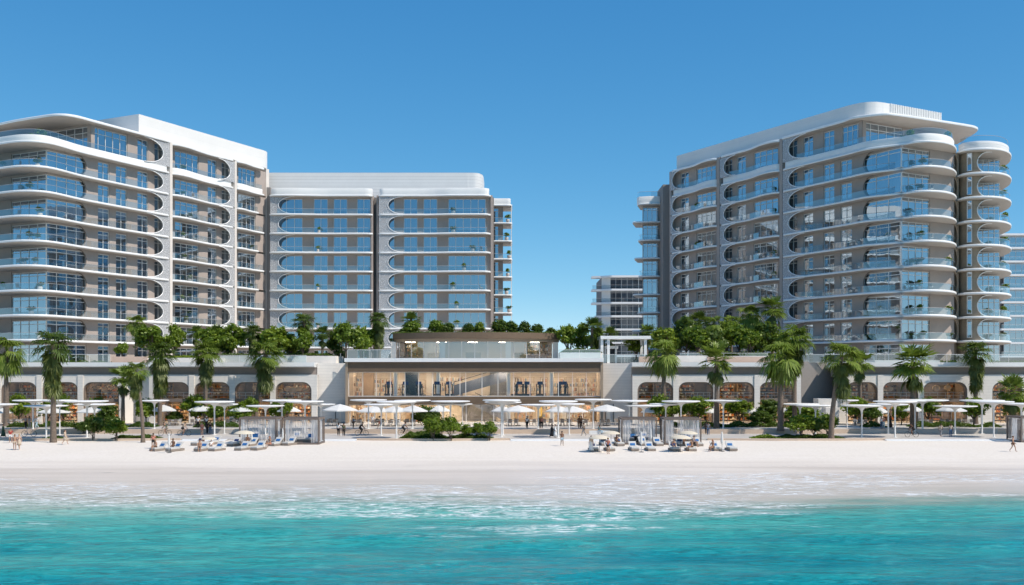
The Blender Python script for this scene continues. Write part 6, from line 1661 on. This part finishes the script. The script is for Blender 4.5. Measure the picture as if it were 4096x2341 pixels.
    def skirt(endp, r1):
        b = MB(); b.tube([sp, pl_, pl_.lerp(endp, .5), endp], [.13, .175, .21, r1], 12)
        me = bpy.data.meshes.new('skirt'); me.from_pydata(b.v, [], b.f); me.polygons.foreach_set('use_smooth', [True] * len(b.f)); return me
    out['skirt'] = skirt(kn, .26); out['long_skirt'] = skirt(kn.lerp(an, .85), .30)
    ht = Vector(J['hmi']); b = MB()
    b.ball(ht + Vector((0, .022, .035)), .103, 8, sx=.92, sy=1.05, sz=1.0)
    me = bpy.data.meshes.new('hair'); me.from_pydata(b.v, [], b.f); me.polygons.foreach_set('use_smooth', [True] * len(b.f)); out['hair'] = me
    b.tube([ht + Vector((0, .07, .03)), ht + Vector((0, .11, -.1)), ht + Vector((0, .11, -.26))], [.075, .085, .04], 8)
    me = bpy.data.meshes.new('long_hair'); me.from_pydata(b.v, [], b.f); me.polygons.foreach_set('use_smooth', [True] * len(b.f)); out['long_hair'] = me
    for me in out.values():
        me.materials.clear(); me.materials.append(None)
    body.materials.append(None)
    return out
PM = {}
COL = {}
def cmat(c, kind='cloth'):
    k = (c, kind)
    if k not in COL: COL[k] = M(kind + '_tone_%d' % len(COL), c, .8 if kind == 'cloth' else .55, .05, 4, spec=.2)
    return COL[k]
SK = {'fair': (.56, .36, .26), 'tan': (.40, .23, .15), 'brown': (.22, .115, .07), 'dark': (.09, .05, .035)}
HR = {'black': (.012, .010, .009), 'brown': (.06, .032, .018), 'red': (.22, .06, .025), 'blond': (.35, .24, .11), 'grey': (.3, .3, .3)}
TXT = {'w': (.75, .74, .72), 'k': (.02, .02, .022), 'blu': (.06, .19, .34), 'teal': (.03, .16, .20), 'lb': (.42, .55, .62), 'red': (.38, .06, .05), 'bei': (.52, .42, .32), 'gry': (.25, .25, .26), 'brn': (.14, .08, .05), 'cor': (.55, .22, .16), 'grn': (.06, .09, .05), 'jean': (.08, .13, .22)}
def person(px, by, pose, rz, skin_, hair, longh, wear, label, h=1.0, D=None, z=None, group=None):
    if pose not in PM: PM[pose] = person_meshes(pose)
    P = PM[pose]
    if z is None: z = .0 if by > 1763 else (ZL if by > 1729 else ZU)
    if D is None:
        D = DG(by, z)
        if z == ZU: D = max(D, 141.8)
        if z == ZL: D = min(max(D, 129.6), 140.0)
    x = XW(px, D)
    if z == 0: z = beach_z(x, D)
    t = empty('person', (x, D, z), rz); t.scale = (h, h, h)
    tag(t, label, 'person', group or 'people on the beach and promenade')
    def add(n, key, mats):
        o = bpy.data.objects.new(n, P[key]); col.objects.link(o); o.parent = t
        for i, m_ in enumerate(mats): o.material_slots[i].link = 'OBJECT'; o.material_slots[i].material = m_
    add('body', 'body', [cmat(SK[skin_], 'skin'), cmat((.03, .012, .01), 'skin')])
    add('hair', 'long_hair' if longh else 'hair', [cmat(HR[hair], 'hair')])
    for k, c in wear: add({'robe_top': 'robe', 'long_skirt': 'skirt', 'bikini_top': 'bikini'}.get(k, k), k, [cmat(TXT[c])])
    return t
H_ = math.pi / 2
for a in (
    (13, 1751, 'walk', H_, 'brown', 'black', 0, [('robe_top', 'grn'), ('long_skirt', 'grn')], 'person in a long dark robe at the far left edge'),
    (42, 1773, 'akimbo', .3, 'tan', 'brown', 0, [('shirt', 'red'), ('shorts', 'w')], 'person in a red top and white shorts on the sand at far left'),
    (59, 1799, 'stand', .5, 'tan', 'brown', 1, [('bikini_top', 'bei'), ('briefs', 'bei')], 'bather in a beige bikini, left of the nearest pair at far left'),
    (77, 1798, 'walk', .2, 'fair', 'blond', 1, [('bikini_top', 'bei'), ('skirt', 'bei')], 'person in a pale wrap, right of the nearest pair at far left'),
    (260, 1780, 'walk', H_, 'fair', 'brown', 1, [('shirt', 'bei'), ('skirt', 'bei')], 'woman in a beige dress walking alone past the tall left palm'),
    (103, 1722, 'stand', 2.8, 'tan', 'black', 0, [('shirt', 'gry'), ('trousers', 'k')], 'person in dark grey standing by the bicycle, leftmost of the group'),
    (118, 1721, 'akimbo', 3.0, 'fair', 'brown', 1, [('shirt', 'gry'), ('trousers', 'gry')], 'person with long hair in grey, second of the group by the bicycle'),
    (136, 1722, 'stand', .4, 'fair', 'grey', 0, [('shirt', 'w'), ('trousers', 'gry')], 'person in a white shirt, third of the group by the bicycle'),
    (148, 1721, 'walk', -.6, 'fair', 'blond', 0, [('shirt', 'w'), ('trousers', 'lb')], 'person in white and pale blue, rightmost of the group by the bicycle'),
    (613, 1794, 'akimbo', .2, 'brown', 'black', 0, [('shirt', 'cor'), ('shorts', 'k')], 'standing man in coral top and black shorts behind the leftmost lounger'),
    (622, 1803, 'sit', -.9, 'tan', 'blond', 0, [('shorts', 'brn')], 'person sitting on the end of the leftmost lounger'),
    (692, 1800, 'sit', 0, 'brown', 'black', 0, [('shorts', 'k')], 'person with crossed arms sitting on the second lounger from the left'),
    (798, 1804, 'sit', .3, 'tan', 'brown', 1, [('bikini_top', 'k'), ('briefs', 'k')], 'woman in a black bikini sitting under the leftmost open umbrella'),
    (812, 1790, 'sit', -.4, 'tan', 'black', 0, [('shorts', 'jean')], 'man leaning forward under the leftmost open umbrella'),
    (845, 1798, 'recline', .3, 'fair', 'black', 0, [('shirt', 'w'), ('shorts', 'w')], 'person in white lying back under the leftmost open umbrella'),
    (990, 1782, 'sit', .3, 'brown', 'black', 0, [('shorts', 'bei')], 'bare-chested man sitting before the left cabana'),
    (1078, 1790, 'sit', -.5, 'tan', 'red', 1, [('bikini_top', 'cor'), ('briefs', 'cor')], 'red-haired woman sitting right of the left cabana'),
    (2365, 1806, 'stand', 2.6, 'tan', 'brown', 0, [('shirt', 'bei'), ('long_skirt', 'w')], 'person in a patterned top and long white skirt under the right umbrella'),
    (2432, 1813, 'akimbo', 2.5, 'tan', 'brown', 0, [('shirt', 'cor'), ('briefs', 'k')], 'bather with coral top standing before the front right umbrella'),
    (2468, 1783, 'sit', .5, 'brown', 'black', 1, [('bikini_top', 'brn'), ('briefs', 'brn')], 'woman sitting left of the first right cabana'),
    (2248, 1785, 'walk', .1, 'brown', 'black', 0, [('shorts', 'lb')], 'bare-chested man in pale blue shorts walking alone on the sand'),
    (2695, 1800, 'sit', .1, 'tan', 'black', 0, [('shorts', 'k')], 'person sitting on the front left lounger, second right cabana'),
    (2738, 1790, 'sit', .6, 'brown', 'black', 1, [('bikini_top', 'k'), ('briefs', 'k')], 'dark-haired woman sitting between the umbrellas, second right cabana'),
    (2765, 1803, 'sit', -.9, 'tan', 'brown', 0, [('shorts', 'brn')], 'person sitting on the front right lounger, second right cabana'),
    (2776, 1788, 'sit', .9, 'tan', 'black', 0, [('shirt', 'gry'), ('shorts', 'k')], 'person in grey leaning under the rear umbrella, second right cabana'),
    (2850, 1804, 'sit', -.9, 'tan', 'red', 1, [('bikini_top', 'brn'), ('briefs', 'brn')], 'woman with auburn hair sitting alone between the rightmost sunbeds'),
    (4052, 1805, 'walk', .8, 'tan', 'brown', 0, [('bikini_top', 'brn'), ('briefs', 'brn')], 'lone bather walking on the sand near the right edge'),
    (4083, 1769, 'stand', 0, 'brown', 'black', 0, [('shorts', 'cor')], 'person in coral shorts standing beside the right-edge cabana'),
    (1354, 1744, 'stand', 2.9, 'tan', 'black', 1, [('shirt', 'w'), ('trousers', 'k')], 'woman in white top and black trousers before the left stone wall'),
    (1375, 1746, 'stand', .3, 'brown', 'black', 0, [('shirt', 'grn'), ('trousers', 'k')], 'person in dark clothes right of the woman before the left stone wall'),
    (1413, 1727, 'stand', H_, 'brown', 'black', 0, [('shirt', 'blu'), ('trousers', 'k')], 'man in a blue shirt and black trousers at the left end of the clubhouse'),
    (1490, 1708, 'stand', 0, 'fair', 'blond', 1, [('shirt', 'w'), ('trousers', 'gry')], 'person in white inside the terrace at the left of the clubhouse'),
    (1519, 1721, 'walk', -H_, 'brown', 'black', 0, [('shirt', 'bei'), ('shorts', 'cor')], 'person in beige and coral walking by the left canopy post of the clubhouse'),
    (2108, 1724, 'stand', -.5, 'dark', 'black', 0, [('shirt', 'w'), ('trousers', 'k')], 'man in white shirt and black trousers right of the clubhouse bed'),
    (2160, 1716, 'stand', .4, 'brown', 'black', 0, [('shirt', 'brn'), ('trousers', 'k')], 'person in brown, left of the couple near the yellow panel'),
    (2167, 1717, 'stand', -.3, 'tan', 'brown', 1, [('shirt', 'cor'), ('trousers', 'k')], 'person in coral, right of the couple near the yellow panel'),
    (2208, 1751, 'walk', H_, 'dark', 'black', 0, [('robe_top', 'k'), ('long_skirt', 'k')], 'person in a long black robe walking before the clubhouse'),
    (2221, 1751, 'stand', H_, 'tan', 'grey', 0, [('robe_top', 'w'), ('long_skirt', 'w')], 'person in a long white robe beside the black-robed one'),
    (2317, 1717, 'stand', .2, 'dark', 'black', 0, [('shirt', 'brn'), ('trousers', 'brn')], 'dark-clothed person, left of the pair at the clubhouse right end'),
    (2325, 1717, 'stand', -.2, 'brown', 'black', 0, [('shirt', 'brn'), ('trousers', 'k')], 'dark-clothed person, right of the pair at the clubhouse right end'),
    (2335, 1744, 'walk', -H_, 'brown', 'brown', 0, [('shirt', 'bei'), ('trousers', 'gry')], 'person in a beige shirt striding before the right end of the clubhouse'),
    (2398, 1737, 'sit', .8, 'brown', 'black', 0, [('shirt', 'teal'), ('trousers', 'lb')], 'person in teal sitting on a low bench before the right stone wall'),
    (2825, 1738, 'stand', 2.9, 'dark', 'black', 0, [('shirt', 'k'), ('trousers', 'k')], 'person in black, left of the pair right of the second right cabana'),
    (2833, 1741, 'stand', 2.8, 'brown', 'black', 0, [('shirt', 'gry'), ('trousers', 'jean')], 'person in grey, right of the pair beside the second right cabana'),
    (792, 1719, 'stand', 0, 'tan', 'grey', 0, [('shirt', 'w'), ('trousers', 'k')], 'person in white by the fifth arch, left of two'),
    (826, 1718, 'stand', .2, 'tan', 'grey', 0, [('shirt', 'w'), ('trousers', 'k')], 'person in white by the fifth arch, right of two'),
    (829, 1737, 'stand', 2.6, 'brown', 'black', 1, [('shirt', 'k'), ('trousers', 'k')], 'person in black standing behind the leftmost open umbrella'),
    (841, 1737, 'stand', .3, 'tan', 'brown', 0, [('shirt', 'k'), ('trousers', 'jean')], 'person in black and denim behind the leftmost open umbrella'),
    (808, 1741, 'stand', 0, 'tan', 'red', 0, [('shirt', 'cor'), ('shorts', 'cor')], 'person in coral behind the rear sunbeds at left'),
    (3526, 1723, 'stand', .2, 'tan', 'brown', 1, [('shirt', 'w'), ('trousers', 'jean')], 'person in white and denim, left of the couple near the arch left of the widest'),
    (3534, 1722, 'stand', -.2, 'fair', 'brown', 0, [('shirt', 'cor'), ('trousers', 'lb')], 'person in coral, right of the couple near the arch left of the widest'),
    (3562, 1724, 'walk', .5, 'dark', 'black', 1, [('robe_top', 'k'), ('long_skirt', 'k')], 'person in a black robe right of the couple on the terrace at right'),
    (3763, 1748, 'walk', 2.6, 'brown', 'black', 0, [('shirt', 'bei'), ('trousers', 'gry')], 'man in a beige shirt walking before the widest arch'),
    (3803, 1748, 'stand', 2.9, 'brown', 'brown', 0, [('shirt', 'bei'), ('trousers', 'jean')], 'man in beige shirt and jeans standing before the widest arch')):
    person(*a)
def cyclist(px, by, rz, bk, wear, sk_, lab, blab):
    D = min(max(DG(by, ZL), 129.8), 140)
    bk.put((XW(px, D), D, ZL), rz, 1.05, blab, 'bicycle', 'bicycles on the promenade')
    person(px, by, 'cycle', rz, sk_, 'black', 0, wear, lab, 1.02, D, ZL)
cyclist(660, 1743, -H_, BK, [('shirt', 'grn'), ('shorts', 'bei')], 'tan', 'cyclist in dark green before the fourth arch', 'bicycle ridden by the cyclist in dark green')
cyclist(737, 1744, H_, BK, [('shirt', 'bei'), ('shorts', 'k')], 'tan', 'cyclist in beige before the fourth arch pier', 'bicycle ridden by the cyclist in beige')
cyclist(1447, 1743, H_, BK, [('shirt', 'k'), ('trousers', 'k')], 'brown', 'cyclist in black before the left end of the clubhouse', 'bicycle ridden by the cyclist in black at the clubhouse')
cyclist(1618, 1741, H_, BK, [('shirt', 'gry'), ('trousers', 'k')], 'brown', 'cyclist in grey left of the clubhouse planting bed', 'bicycle ridden by the cyclist in grey')
cyclist(3647, 1749, -H_, BK, [('shirt', 'k'), ('shorts', 'k')], 'brown', 'cyclist in black on the steps side below the open-crowned palm', 'black bicycle ridden before the open-crowned palm')
D = DG(1747, ZL); BKB.put((XW(116, D), D, ZL), H_, 1.15, 'blue bicycle parked beside the group at left', 'bicycle', 'bicycles on the promenade')
b = MB(); b.box(-1.4, 1.4, -.25, .25, 0, .46); o = b.build('bench', m_step); o.location = (XW(2398, DG(1737, ZL)), DG(1737, ZL) + .12, ZL + .004); tag(o, 'low white stone bench under the person in teal', 'bench')
dups = {k: v for k, v in USED.items() if len(v) > 1}
for k, v in dups.items(): print('DUPLABEL', len(v), k)
